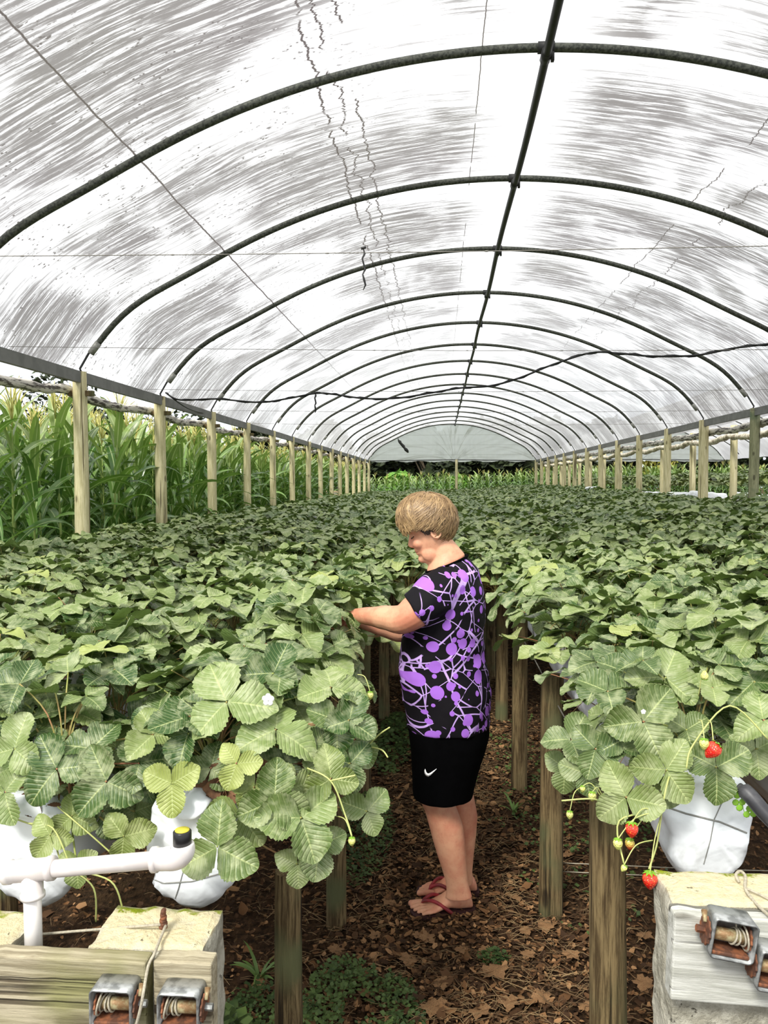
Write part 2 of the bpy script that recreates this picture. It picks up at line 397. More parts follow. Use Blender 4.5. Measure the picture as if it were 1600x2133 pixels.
class MB:
    """collects shapes for one mesh"""
    def __init__(s): s.v = []; s.f = []; s.uv = {}
    def add(s, vs, fs):
        b = len(s.v); s.v += [tuple(v) for v in vs]; s.f += [tuple(i + b for i in f) for f in fs]
        return s
    def box(s, c, size, rot=None):
        c = Vector(c); hx, hy, hz = (d / 2 for d in size)
        R = rot or Matrix.Identity(3)
        vs = [c + R @ Vector((x * hx, y * hy, z * hz)) for x in (-1, 1) for y in (-1, 1) for z in (-1, 1)]
        return s.add(vs, [(0, 1, 3, 2), (4, 6, 7, 5), (0, 4, 5, 1), (2, 3, 7, 6), (0, 2, 6, 4), (1, 5, 7, 3)])
    def tube(s, pts, r, n=8, cap=True, flat=None):
        """r: number or list; flat: optional (axis, factor) list ignored"""
        pts = [Vector(p) for p in pts]; m = len(pts)
        rs = [r] * m if isinstance(r, (int, float)) else list(r)
        t0 = (pts[1] - pts[0]).normalized(); ref = Vector((0, 0, 1)) if abs(t0.z) < 0.9 else Vector((1, 0, 0))
        a = t0.cross(ref).normalized(); vs = []
        for i, p in enumerate(pts):
            t = (pts[min(i + 1, m - 1)] - pts[max(i - 1, 0)])
            t = t.normalized() if t.length > 1e-9 else t0
            a = (a - t * a.dot(t)).normalized(); b = t.cross(a)
            for k in range(n):
                q = 2 * PI * k / n
                vs.append(p + (a * math.cos(q) + b * math.sin(q)) * rs[i])
        fs = [(i * n + k, i * n + (k + 1) % n, (i + 1) * n + (k + 1) % n, (i + 1) * n + k) for i in range(m - 1) for k in range(n)]
        if cap: fs += [tuple(range(n - 1, -1, -1)), tuple((m - 1) * n + k for k in range(n))]
        return s.add(vs, fs)
    def loft(s, rings, cap=True):
        n = len(rings[0]); vs = [p for r in rings for p in r]
        fs = [(i * n + k, i * n + (k + 1) % n, (i + 1) * n + (k + 1) % n, (i + 1) * n + k) for i in range(len(rings) - 1) for k in range(n)]
        if cap: fs += [tuple(range(n - 1, -1, -1)), tuple((len(rings) - 1) * n + k for k in range(n))]
        return s.add(vs, fs)
    def ball(s, c, r, n=10, m=7, rot=None):
        c = Vector(c); r = (r, r, r) if isinstance(r, (int, float)) else r; R = rot or Matrix.Identity(3)
        vs = [c + R @ Vector((0, 0, r[2]))]
        for i in range(1, m):
            a = PI * i / m
            for k in range(n):
                b = 2 * PI * k / n
                vs.append(c + R @ Vector((r[0] * math.sin(a) * math.cos(b), r[1] * math.sin(a) * math.sin(b), r[2] * math.cos(a))))
        vs.append(c + R @ Vector((0, 0, -r[2]))); L = len(vs) - 1
        fs = [(0, 1 + k, 1 + (k + 1) % n) for k in range(n)]
        fs += [(1 + i * n + k, 1 + (i + 1) * n + k, 1 + (i + 1) * n + (k + 1) % n, 1 + i * n + (k + 1) % n) for i in range(m - 2) for k in range(n)]
        fs += [(L, 1 + (m - 2) * n + (k + 1) % n, 1 + (m - 2) * n + k) for k in range(n)]
        return s.add(vs, fs)
    def mesh(s, name, mat, smooth=True):
        me = bpy.data.meshes.new(name); me.from_pydata(s.v, [], s.f); me.materials.append(mat)
        if smooth: me.polygons.foreach_set('use_smooth', [True] * len(me.polygons))
        me.update(); return me
    def build(s, name, mat, parent=None, smooth=True, loc=None):
        if loc is not None:
            L = Vector(loc); s.v = [tuple(Vector(v) - L) for v in s.v]
        o = bpy.data.objects.new(name, s.mesh(name, mat, smooth)); COL.objects.link(o)
        if loc is not None: o.location = loc
        if parent: o.parent = parent
        return o

def bevel(o, w=0.004, seg=2):
    m = o.modifiers.new('bevel', 'BEVEL'); m.width = w; m.segments = seg; m.limit_method = 'ANGLE'
    return o

class QB:
    """numpy quad builder with uv and two float attributes"""
    def __init__(s): s.V = []; s.Q = []; s.U = []; s.R = []; s.Y = []; s.n = 0
    def add(s, V, Q, U, rnd, yel=0.0):
        s.V.append(V); s.Q.append(Q + s.n); s.U.append(U); s.R.append(np.full(len(V), rnd)); s.Y.append(np.full(len(V), yel)); s.n += len(V)
    def mesh(s, name, mat):
        V = np.concatenate(s.V).astype(np.float32); Q = np.concatenate(s.Q).astype(np.int32); U = np.concatenate(s.U).astype(np.float32)
        me = bpy.data.meshes.new(name); me.vertices.add(len(V)); me.vertices.foreach_set('co', V.ravel())
        nf = len(Q); me.loops.add(nf * 4); me.loops.foreach_set('vertex_index', Q.ravel())
        me.polygons.add(nf); me.polygons.foreach_set('loop_start', np.arange(0, nf * 4, 4, dtype=np.int32))
        me.polygons.foreach_set('loop_total', np.full(nf, 4, dtype=np.int32))
        me.polygons.foreach_set('use_smooth', np.ones(nf, dtype=bool))
        uvl = me.uv_layers.new(name='UVMap'); uvl.data.foreach_set('uv', U[Q.ravel()].ravel())
        for nm, arr in (('rnd', s.R), ('yel', s.Y)):
            a = me.attributes.new(nm, 'FLOAT', 'POINT'); a.data.foreach_set('value', np.concatenate(arr).astype(np.float32))
        me.materials.append(mat); me.update(calc_edges=True); me.validate()
        return me
    def build(s, name, mat, parent=None):
        o = bpy.data.objects.new(name, s.mesh(name, mat)); COL.objects.link(o)
        if parent: o.parent = parent
        return o

def copy_tree(o, parent=None):
    c = o.copy(); COL.objects.link(c)
    if parent: c.parent = parent
    for ch in list(o.children): copy_tree(ch, c)
    return c
def drop_tree(o):
    for ch in list(o.children): drop_tree(ch)
    bpy.data.objects.remove(o)

# ================================================================ the place: ground, tunnels, posts
rng = random.Random(7)
CX, HW, RISE, EZ = 0.49, 3.83, 1.655, 2.705
RAD = (HW * HW + RISE * RISE) / (2 * RISE)
AMAX = math.asin(HW / RAD)
RIDGE_X = 0.64
RIDGE_U = RAD * (AMAX + math.asin((RIDGE_X - CX) / RAD))
Y0, DY, NH = 4.90, 2.04, 16
HOOPS = [Y0 + DY * i for i in range(NH)]
YEND = HOOPS[-1]
ORD = ['first', 'second', 'third', 'fourth', 'fifth', 'sixth', 'seventh', 'eighth', 'ninth', 'tenth', 'eleventh', 'twelfth', 'thirteenth', 'fourteenth', 'fifteenth', 'sixteenth', 'seventeenth', 'eighteenth']

def ss(a, b, x):
    t = min(1, max(0, (x - a) / (b - a))); return t * t * (3 - 2 * t)
def gz(x, y):
    """ground height: the site climbs a little to the east"""
    return (0.20 * ss(0.6, 4.4, x) + 0.24 * ss(4.4, 6.0, x)) * ss(2.0, 8.0, y) + 0.12 * ss(8, 36, y) * ss(-3.4, 0.5, x)

# floor
n_x, n_y = 150, 150
gx = [-60 + 130 * (i / n_x) for i in range(n_x + 1)]
xs = sorted(set([-90, -60, -40, -28, -20, -15, -12] + [-10 + 0.25 * i for i in range(104)] + [17, 20, 26, 34, 45, 60, 90]))
ys = sorted(set([-3, -1, 0] + [0.5 + 0.2 * i for i in range(60)] + [13 + 0.8 * i for i in range(50)] + [56, 64, 76, 92, 120, 160]))
vs = [(x, y, gz(x, y) + 0.012 * mnoise.noise(Vector((x * 2, y * 2, 0))) ) for y in ys for x in xs]
nx = len(xs)
fs = [(j * nx + i, j * nx + i + 1, (j + 1) * nx + i + 1, (j + 1) * nx + i) for j in range(len(ys) - 1) for i in range(nx - 1)]
mb = MB(); mb.add(vs, fs); o = mb.build('floor', M['ground']); tag(o, 'brown soil floor strewn with dry leaves', 'ground', kind='structure')

def arc_pt(cx, a, r):
    r = r + 0.09 * math.exp(-((abs(a) / AMAX - 0.84) / 0.13) ** 2)
    return (cx + r * math.sin(a), EZ - (RAD - RISE) + r * math.cos(a))

def roof_film(cx, y0, y1, mat, name, label):
    na = 60; nyy = int((y1 - y0) / 0.17)
    vs = []; uv = []
    for j in range(nyy + 1):
        y = y0 + (y1 - y0) * j / nyy
        ph = ((y - Y0) / DY) % 1.0
        sag = 0.035 * math.sin(PI * ph)
        for i in range(na + 1):
            a = -AMAX * 1.012 + 2.024 * AMAX * i / na
            k = math.cos(a * 0.9)
            r = RAD + 0.036 - sag * k + 0.006 * mnoise.noise(Vector((a * 9, y * 4, cx)))
            x, z = arc_pt(cx, a, r); vs.append((x, y, z)); uv.append((RAD * (a + AMAX), y))
    n = na + 1
    fs = [(j * n + i, j * n + i + 1, (j + 1) * n + i + 1, (j + 1) * n + i) for j in range(nyy) for i in range(na)]
    me = bpy.data.meshes.new(name); me.from_pydata(vs, [], fs); me.materials.append(mat)
    l = me.uv_layers.new(name='UVMap'); idx = np.array([i for f in fs for i in f]); l.data.foreach_set('uv', np.array(uv, dtype=np.float32)[idx].ravel())
    me.polygons.foreach_set('use_smooth', [True] * len(fs))
    o = bpy.data.objects.new(name, me); COL.objects.link(o)
    tag(o, label, 'plastic roof', kind='structure')
    return o
M['film'] = filmmat('streaked_plastic_film')
M['film_far'] = filmmat('streaked_plastic_film_far', 0.6)
M['gable'] = filmmat('pale_gable_film', gable=True, tr=0.10)
roof_film(CX, 2.95, YEND + 0.05, M['film'], 'ceiling', 'translucent white plastic roof film stained with dark streaks')
CX2 = 4.95 + 0.03 + HW
roof_film(CX2, 11.0, YEND + 0.05, M['film_far'], 'ceiling_east', 'translucent plastic roof of the neighbouring tunnel beyond the east posts')

def hoop(i, y, cx, label, group, near=True):
    root = empty('roof_hoop', (cx, y, EZ), label, 'roof hoop', group)
    aa = AMAX * 0.955; n = 72 if near else 30
    pts = []
    for k in range(n + 1):
        a = -aa + 2 * aa * k / n
        x, z = arc_pt(cx, a, RAD); pts.append((x - cx, 0, z - EZ))
    mb = MB(); mb.tube(pts, 0.027 if near else 0.02, 12 if near else 8); mb.build('pipe', M['pipe'], root)
    if near:
        for s in (-1, 1):
            p = [arc_pt(cx, s * aa * (1 - 0.03 * q), RAD) for q in (0, 0.5, 1.0)]
            mb = MB(); mb.tube([(x - cx, 0, z - EZ) for x, z in p], 0.032, 12); c = mb.build('end_sleeve', M['pipe_end'], root)
            x, z = arc_pt(cx, s * aa, RAD); x -= cx; z -= EZ
            mb = MB(); mb.tube([(x - s * 0.03, 0, z + 0.05), (x + s * 0.02, 0, z), (x + s * 0.10, -0.01, z - 0.14), (s * (HW - 0.04), -0.01, -0.06)], 0.011, 8); mb.build('stub_rod', M['rod'], root)
        mb = MB(); x, z = RIDGE_X - CX, arc_pt(cx, 0.02, RAD)[1] - EZ
        mb.tube([(x - 0.05, 0, z), (x + 0.05, 0, z)], 0.036, 10); mb.tube([(x, -0.05, z - 0.05), (x, 0.05, z - 0.05)], 0.034, 10)
        mb.box((x + 0.04, 0, z - 0.04), (0.02, 0.03, 0.09)); mb.build('clamp', M['rod'], root)
    return root
for i, y in enumerate(HOOPS):
    where = 'crossing the top of the picture, nearest of the row' if i == 0 else ('farthest, at the head of the gable curtain' if i == NH - 1 else f'{ORD[i]} from the near end')
    hoop(i, y, CX, f'curved dark pipe roof hoop, {where}', 'roof hoops of the tunnel')
for i, y in enumerate([17.14 + DY * k for k in range(10)]):
    hoop(i, y, CX2, 'curved roof hoop of the neighbouring tunnel beyond the east posts', 'roof hoops of the neighbouring tunnel', False)

# ridge pipe
mb = MB(); zr = arc_pt(CX, 0.02, RAD)[1] - 0.055
mb.tube([(RIDGE_X + 0.008 * math.sin(y * 1.3), y, zr) for y in [2.95 + 0.4 * k for k in range(int((YEND - 2.95) / 0.4) + 2)]], 0.027, 12)
tag(mb.build('ridge_pipe', M['rod']), 'long dark ridge pipe running along the top of the tunnel roof', 'ridge pipe')

# gable curtains
def gable(cx, label, name):
    nxg, nzg = 120, 14; vs = []; uv = []
    for j in range(nzg + 1):
        for i in range(nxg + 1):
            a = -AMAX + 2 * AMAX * i / nxg
            x, zt = arc_pt(cx, a, RAD + 0.02)
            zb = EZ - 0.06 + 0.03 * math.sin(x * 5) + 0.02 * mnoise.noise(Vector((x * 8, 0, 0)))
            zt = max(zt, zb + 0.02); t = j / nzg; z = zb + (zt - zb) * t
            d = math.hypot(x - cx - 0.12, z - EZ + 0.1) + 0.05; an = math.atan2(z - EZ + 0.1, x - cx - 0.12)
            y = YEND + 0.06 + 0.05 * math.sin(an * 46) * math.exp(-d * 0.6) + 0.012 * math.sin(x * 21)
            vs.append((x, y, z)); uv.append((an * 0.9 + x * 0.15, z))
    n = nxg + 1; fs = [(j * n + i, j * n + i + 1, (j + 1) * n + i + 1, (j + 1) * n + i) for j in range(nzg) for i in range(nxg)]
    me = bpy.data.meshes.new(name); me.from_pydata(vs, [], fs); me.materials.append(M['gable'])
    l = me.uv_layers.new(name='UVMap'); idx = np.array([i for f in fs for i in f]); l.data.foreach_set('uv', np.array(uv, dtype=np.float32)[idx].ravel())
    me.polygons.foreach_set('use_smooth', [True] * len(fs))
    o = bpy.data.objects.new(name, me); COL.objects.link(o); return tag(o, label, 'plastic curtain')
gable(CX, 'pale pleated plastic gable curtain closing the far end of the tunnel', 'gable_curtain')
gable(CX2, 'pale gable curtain of the neighbouring tunnel seen between the east posts', 'gable_curtain')
for cx, lab in ((CX, 'thin batten along the lower hem of the far gable curtain'), (CX2, 'thin batten under the neighbouring tunnel gable curtain')):
    mb = MB(); mb.tube([(cx - HW, YEND + 0.02, EZ - 0.03), (cx, YEND + 0.02, EZ + 0.02), (cx + HW, YEND + 0.02, EZ - 0.03)], 0.02, 6)
    tag(mb.build('hem_batten', M['rod']), lab, 'batten')

def make_post(name, x, y, z0, z1, r, mat, label, cat, group, lean=(0, 0), seed=0, n=18, nr=12):
    vs = []; rr = random.Random(seed * 31 + int(y * 100))
    rings = []
    for j in range(nr + 1):
        t = j / nr; z = (z1 - z0 + 0.1) * t - 0.1
        ring = []
        for k in range(n):
            q = 2 * PI * k / n
            f = 1 + 0.08 * mnoise.noise(Vector((math.cos(q) * 1.2 + seed, math.sin(q) * 1.2, z * 1.6))) + (0.10 * (1 - t) * (1 - t))
            if j == nr: f *= 0.97
            ring.append((lean[0] * t + r * f * math.cos(q), lean[1] * t + r * f * math.sin(q), z))
        rings.append(ring)
    mb = MB(); mb.loft(rings)
    o = mb.build(name, mat); o.location = (x, y, z0)
    for p in o.data.polygons:
        if len(p.vertices) > 4: p.use_smooth = False
    return tag(o, label, cat, group)

# tall eave posts, west and east sides
for i in range(1, NH):
    y = HOOPS[i]
    if seen((-3.3, y, 2.6), 60):
        root = empty('eave_post', (-3.33, y, 0), f'tall pale pine eave post by the corn field, {ORD[i-1]} from the near end', 'post', 'west eave posts')
        o = make_post('shaft', 0, 0, 0, EZ, 0.062 + 0.006 * rng.random(), M['post'], None, None, None, (rng.uniform(-.02, .02), 0), i); o.parent = root
        mb = MB(); mb.box((0.0, 0, EZ - 0.2), (0.24, 0.045, 0.05)); bevel(mb.build('cross_peg', M['bed_post'], root), 0.004)
k = 0
for i in range(3, NH):
    y = HOOPS[i]
    root = empty('eave_post', (4.33, y, gz(4.33, y)), f'tall {"dark mossy" if i == 3 else "pale"} pine eave post of the east row, {ORD[k]} from the near end', 'post', 'east eave posts')
    o = make_post('shaft', 0, 0, 0, EZ - gz(4.33, y), 0.066 + (0.01 if i == 4 else 0), M['post_green' if i == 3 else 'post'], None, None, None, (rng.uniform(-.02, .02), 0), i + 40); o.parent = root
    k += 1
k = 0
for i in range(4, NH):
    y = HOOPS[i] + 0.15; x = 4.86
    make_post('eave_post', x, y, gz(x, y), 2.63, 0.058, M['post'], f'slim pine post of the neighbouring tunnel, {ORD[k]} from the near end', 'post', 'neighbouring tunnel posts', (rng.uniform(-.02, .02), 0), i + 80)
    k += 1
for i in range(5, 9):
    y = HOOPS[i]; x = 6.4 + 0.1 * i
make_post('gable_post', 0.72, YEND + 0.0, gz(0.72, YEND), EZ + 0.02, 0.06, M['post'], 'single pale post holding the middle of the far gable curtain', 'post', None, seed=5)
make_post('fence_post', -5.0, 27.3, 0, 2.55, 0.10, M['petal'], 'white painted post standing behind the far west eave posts', 'post', None, seed=6)

# eave beams and rolled side skirts
for s, x, lab, nm in ((-1, -3.33, 'grey eave beam along the west post tops beside the corn', 'west'), (1, 4.33, 'grey eave beam along the east post tops', 'east')):
    mb = MB(); y0 = 3.0
    ysb = [y0 + 0.5 * k for k in range(int((YEND - y0) / 0.5) + 1)] + [YEND]
    rings = []
    for y in ysb:
        w = 0.010 * math.sin(y * 0.9)
        rings.append([(x - 0.022 + w, y, EZ - 0.105), (x + 0.022 + w, y, EZ - 0.105), (x + 0.022 + w, y, EZ - 0.0), (x - 0.022 + w, y, EZ - 0.0)])
    mb.loft(rings); tag(mb.build('eave_beam', M['beam'], smooth=False), lab, 'beam')
def skirt(x, z, r, mat, label, y0, y1, sag=0.05, lump=0.35, seed=0):
    pts = []; rs = []; y = y0
    while y < y1:
        ph = ((y - Y0) / DY) % 1.0
        pts.append((x + 0.02 * mnoise.noise(Vector((y * 1.7, seed, 0))), y, z - sag * math.sin(PI * ph) + 0.02 * mnoise.noise(Vector((y * 3, seed, 5)))))
        rs.append(r * (1 + lump * mnoise.noise(Vector((y * 5, seed, 9))) + 0.25 * mnoise.noise(Vector((y * 14, seed, 2))))); y += 0.06
    mb = MB(); mb.tube(pts, rs, 10); tag(mb.build('rolled_skirt', mat), label, 'rolled plastic')
skirt(-3.47, EZ - 0.165, 0.045, M['skirt'], 'dirty rolled-up plastic side skirt hanging under the west eave beam', 3.0, YEND, 0.05)
skirt(4.46, EZ - 0.19, 0.055, M['skirt'], 'grey rolled-up plastic skirt under the east eave beam', 8.0, YEND, 0.03, 0.3, 3)
skirt(4.74, EZ - 0.26, 0.05, M['skirt_pale'], 'cream rolled-up plastic skirt along the neighbouring tunnel edge', 9.0, YEND, 0.06, 0.4, 6)

# cross wires, black cable, hanging scraps
for k, (y, zl, zr_) in enumerate(((3.36, 2.72, 2.68), (5.75, 2.73, 2.63), (8.4, 2.72, 2.66), (10.9, 2.72, 2.67), (13.4, 2.72, 2.68))):
    mb = MB(); pts = []
    for q in range(41):
        t = q / 40; x = -3.33 + 7.66 * t
        pts.append((x, y, zl + (zr_ - zl) * t - 0.03 * math.sin(PI * t)))
    mb.tube(pts, 0.0022, 5)
    for q in range(9):
        t = 0.1 + 0.09 * q; x = -3.33 + 7.66 * t
        mb.ball((x, y, zl + (zr_ - zl) * t - 0.03 * math.sin(PI * t)), (0.012, 0.003, 0.004), 6, 4)
    tag(mb.build('cross_wire', M['wire']), f'thin horizontal wire strung eave to eave, {ORD[k]} from the near end', 'wire', 'cross wires')
cp = [(345, 818, 8.95), (375, 833, 8.9), (450, 831, 8.8), (540, 838, 8.7), (600, 830, 8.6), (660, 819, 8.5), (700, 822, 8.4), (760, 830, 8.3), (830, 829, 8.2), (900, 818, 8.1), (960, 808, 8.0), (1020, 804, 7.9), (1080, 788, 7.8), (1150, 760, 7.7), (1230, 735, 7.6), (1290, 736, 7.5), (1360, 742, 7.4), (1450, 740, 7.3), (1530, 725, 7.2), (1610, 715, 7.1), (1700, 700, 7.0)]
def atz(px, py, z):
    d = RC @ Vector(((px - 800) / F, (1066.5 - py) / F, -1.0)); s = (z - CAM_Z) / d.z
    return Vector((d.x * s, d.y * s, z))
def smooth_pts(P, n=6):
    P = [Vector(p) for p in P]; out = []
    for i in range(len(P) - 1):
        a = P[max(i - 1, 0)]; b = P[i]; c = P[i + 1]; d = P[min(i + 2, len(P) - 1)]
        for k in range(n):
            t = k / n
            out.append(0.5 * ((2 * b) + (c - a) * t + (2 * a - 5 * b + 4 * c - d) * t * t + (3 * b - a - 3 * c + d) * t ** 3))
    out.append(P[-1]); return out
mb = MB(); cpts = smooth_pts([at(*p) for p in cp]); mb.tube(cpts, 0.010, 7)
tw = [p + Vector((0, 0.012 * math.cos(i * 1.1), 0.014 * math.sin(i * 1.1))) for i, p in enumerate(cpts)]
mb.tube(tw, 0.005, 6)
tag(mb.build('black_cable', M['cable']), 'sagging black cable strung across the tunnel under the hoops', 'cable')
mb = MB(); mb.tube(smooth_pts([at(345, 818, 8.95), at(390, 850, 9.6), at(430, 862, 10.8)]), 0.008, 6)
tag(mb.build('black_cable', M['cable']), 'short black cable slung along the west eave beam between two posts', 'cable')
def scrap(px, py, py2, Y, w, lab, dx=0):
    a = at(px, py, Y); b = at(px + dx, py2, Y); mb = MB()
    P = [a.lerp(b, k / 8) + Vector((0.006 * math.sin(k * 2.1), 0.006 * math.cos(k * 1.7), 0)) for k in range(9)]
    mb.tube(P, [w * s for s in (0.4, 0.9, 0.7, 0.8, 0.9, 0.6, 1.0, 0.8, 0.3)], 6)
    mb.tube([a + Vector((-0.01, 0, 0.0)), a + Vector((0.012, 0, 0.006))], w, 6)
    tag(mb.build('hanging_scrap', M['rod']), lab, 'hanging scrap')
scrap(757, 518, 604, 3.36, 0.0055, 'dark twisted scrap hanging from the nearest cross wire', 2)
scrap(657, 819, 860, 8.5, 0.012, 'small dark strip hanging from the black cable')
scrap(830, 917, 943, 20.0, 0.05, 'ragged black strip hanging before the far gable curtain', 21)

# ---------------------------------------------------------------- what lies behind: hedge, trees, bank
def foliage_blob(qb, c, r, n, size, rg, shell=0.55):
    c = np.array(c)
    for _ in range(n):
        d = np.array([rg.gauss(0, 1), rg.gauss(0, 1), rg.gauss(0, 1)]); d /= np.linalg.norm(d)
        p = c + d * np.array(r) * (shell + (1 - shell) * rg.random())
        a = np.array([rg.gauss(0, 1), rg.gauss(0, 1), rg.gauss(0, 0.6)]); a /= np.linalg.norm(a)
        b = np.cross(a, [rg.gauss(0, 1), rg.gauss(0, 1), rg.gauss(0, 1)]); b /= np.linalg.norm(b)
        s = size * (0.6 + 0.8 * rg.random())
        V = np.array([p - a * s, p - b * s * 0.5 + a * 0.1 * s, p + a * s, p + b * s * 0.5 + a * 0.1 * s])
        qb.add(V, np.array([[0, 1, 2, 3]]), np.zeros((4, 2)), rg.random())
def tree(x, y, h, w, mat, label, cat, group, rg, name='tree', trunk=True, n=1500, size=0.16):
    z0 = gz(x, y); root = empty(name, (x, y, z0), label, cat, group)
    qb = QB()
    for k in range(7):
        a = rg.uniform(0, 2 * PI); d = w * 0.42 * math.sqrt(rg.random())
        foliage_blob(qb, (d * math.cos(a), d * math.sin(a) * 0.7, h * (0.2 + 0.1 * k)), (w * 0.34, w * 0.26, h * 0.2), n // 7, size, rg)
    qb.build('crown', mat, root)
    mb = MB()
    for k in range(4 if trunk else 3):
        a = rg.uniform(0, 2 * PI); mb.tube(smooth_pts([(0.1 * k, 0, -0.05), (0.12 * k, 0.1, h * 0.25), (w * 0.3 * math.cos(a), w * 0.2 * math.sin(a), h * 0.7)], 3), [0.09 * (1 - 0.7 * q / 6) for q in range(7)], 6)
    mb.build('trunk', M['bark'], root)
rg = random.Random(11)
hz = [(-11.5, 44, 5.0), (-8.6, 47, 4.6), (-6.0, 45, 5.2), (-3.4, 47, 4.8), (-0.8, 46, 5.0), (1.8, 47, 5.4), (4.4, 46, 5.0), (7.0, 47, 5.2), (9.6, 46, 4.9), (12.2, 47, 5.4), (14.8, 46, 5.1), (17.6, 47, 5.5), (20.6, 46, 5.2), (24, 48, 5.4)]
for k, (x, y, h) in enumerate(hz):
    px = 918 + x * 1600 / y
    if k in (9,):
        tree(x, y - 1, 4.0, 3.6, M['tree_yellow'], 'yellow-leaved tree behind the far corn of the neighbouring tunnel', 'tree', None, rg)
    else:
        tree(x, y, h, 3.9, M['tree'], 'dark dense tree of the hedge behind the far corn', 'tree', 'hedge trees behind the far corn', rg, size=0.34, n=3000)
tree(-20.5, 38, 8.3, 5, M['tree'], 'tall thin tree beyond the corn field at the picture edge', 'tree', None, rg, n=1300)
tree(-13.5, 37, 5.8, 4.5, M['tree'], 'dark tree showing over the corn between the second and third west posts', 'tree', None, rg, n=1500)
tree(-27, 60, 8.5, 8, M['tree'], 'distant dark tree on the rise beyond the corn field', 'tree', None, rg, n=1500, size=0.3)
tree(-2.0, 41.6, 2.3, 2.0, M['bush'], 'bright green bush standing behind the far corn', 'bush', None, rg, 'bush', n=900, size=0.2)
tree(0.6, 42.2, 2.0, 1.8, M['bush'], 'low yellow-green bush behind the far corn beside the gable post', 'bush', None, rg, 'bush', n=700, size=0.14)
# tan bank with a dark rail behind the last west posts
root = empty('earth_bank', (-4.6, 30, 0), 'tan earth bank with a dark rail behind the last west posts', 'bank')
rings = []
for j in range(13):
    y = -3.2 + 6.2 * j / 12
    rings.append([(-1.6, y, -0.1), (0.55, y, -0.1), (0.42 + 0.05 * mnoise.noise(Vector((y, 1, 1))), y, 0.9), (0.2, y, 1.32 + 0.05 * mnoise.noise(Vector((y * 2, 3, 1)))), (-1.6, y, 1.35)])
mb = MB(); mb.loft(rings); mb.build('slope', M['bank'], root)
mb = MB(); mb.tube([(0.3, -3.2, 1.42), (0.3, 0, 1.46), (0.3, 3.0, 1.5)], 0.06, 8); mb.build('rail', M['rod'], root)

# ---------------------------------------------------------------- bed posts, crossbars and wires
LP = [(1.95, 0.665), (2.83, 0.92), (4.09, 0.95), (5.38, 0.95), (6.6, 0.95), (7.8, 0.95), (9.0, 0.95)]
for k, (y, zt) in enumerate(LP):
    x = -0.395 if k == 0 else -0.40 + 0.012 * math.sin(k * 2.2)
    make_post('bed_post', x, y, 0, zt + gz(x, y), 0.036 if k else 0.036, M['bed_post'], f'round weathered bed post on the west side of the aisle, {ORD[k]} from the near end', 'post', 'west aisle bed posts', (0, 0), k + 200, 14, 9)
RP = [(1.93, 0.93), (2.97, 0.94), (4.17, 0.95), (5.4, 0.95), (6.6, 0.95), (7.8, 0.95), (9.0, 0.95)]
for k, (y, zt) in enumerate(RP):
    x = 0.432 + (0.008 * math.sin(k * 3.1))
    make_post('bed_post', x, y, 0, zt + gz(x, y), (0.044 if k < 2 else 0.041), M['bed_post'], f'round weathered bed post on the east side of the aisle, {ORD[k]} from the near end', 'post', 'east aisle bed posts', (-0.015 if k == 0 else 0, 0), k + 230, 14, 9)
for k, y in enumerate((2.5, 4.17, 5.4)):
    make_post('bed_post', 1.42, y, 0, 0.95 + gz(1.42, y), 0.04, M['bed_post'], 'round bed post at the far side of the bed east of the aisle', 'post', 'outer bed posts east', (0, 0), k + 260, 12, 6)
    make_post('bed_post', -1.50, y, 0, 0.95, 0.04, M['bed_post'], 'round bed post at the far side of the bed west of the aisle', 'post', 'outer bed posts west', (0, 0), k + 270, 12, 6)
for j, (z, y) in enumerate(((0.18, 3.02), (0.13, 3.05))):
    mb = MB(); mb.tube([(0.44, y, z), (1.0, y, z - 0.005), (1.5, y, z)], 0.0022, 5)
    tag(mb.build('tie_wire', M['rope']), ('upper' if j == 0 else 'lower') + ' thin pale wire stretched low behind the nearest east bed post', 'wire')
for x, z, lab in ((-0.415, 0.80, 'support wire along the west side of the aisle under the bags'), (0.448, 0.84, 'support wire along the east side of the aisle under the bags')):
    mb = MB(); mb.tube([(x, y, z + gz(x, y) - 0.01 * math.sin(y * 2.6) ** 2) for y in [1.95 + 0.3 * q for q in range(24)]], 0.003, 5)
    tag(mb.build('support_wire', M['wire']), lab, 'wire')

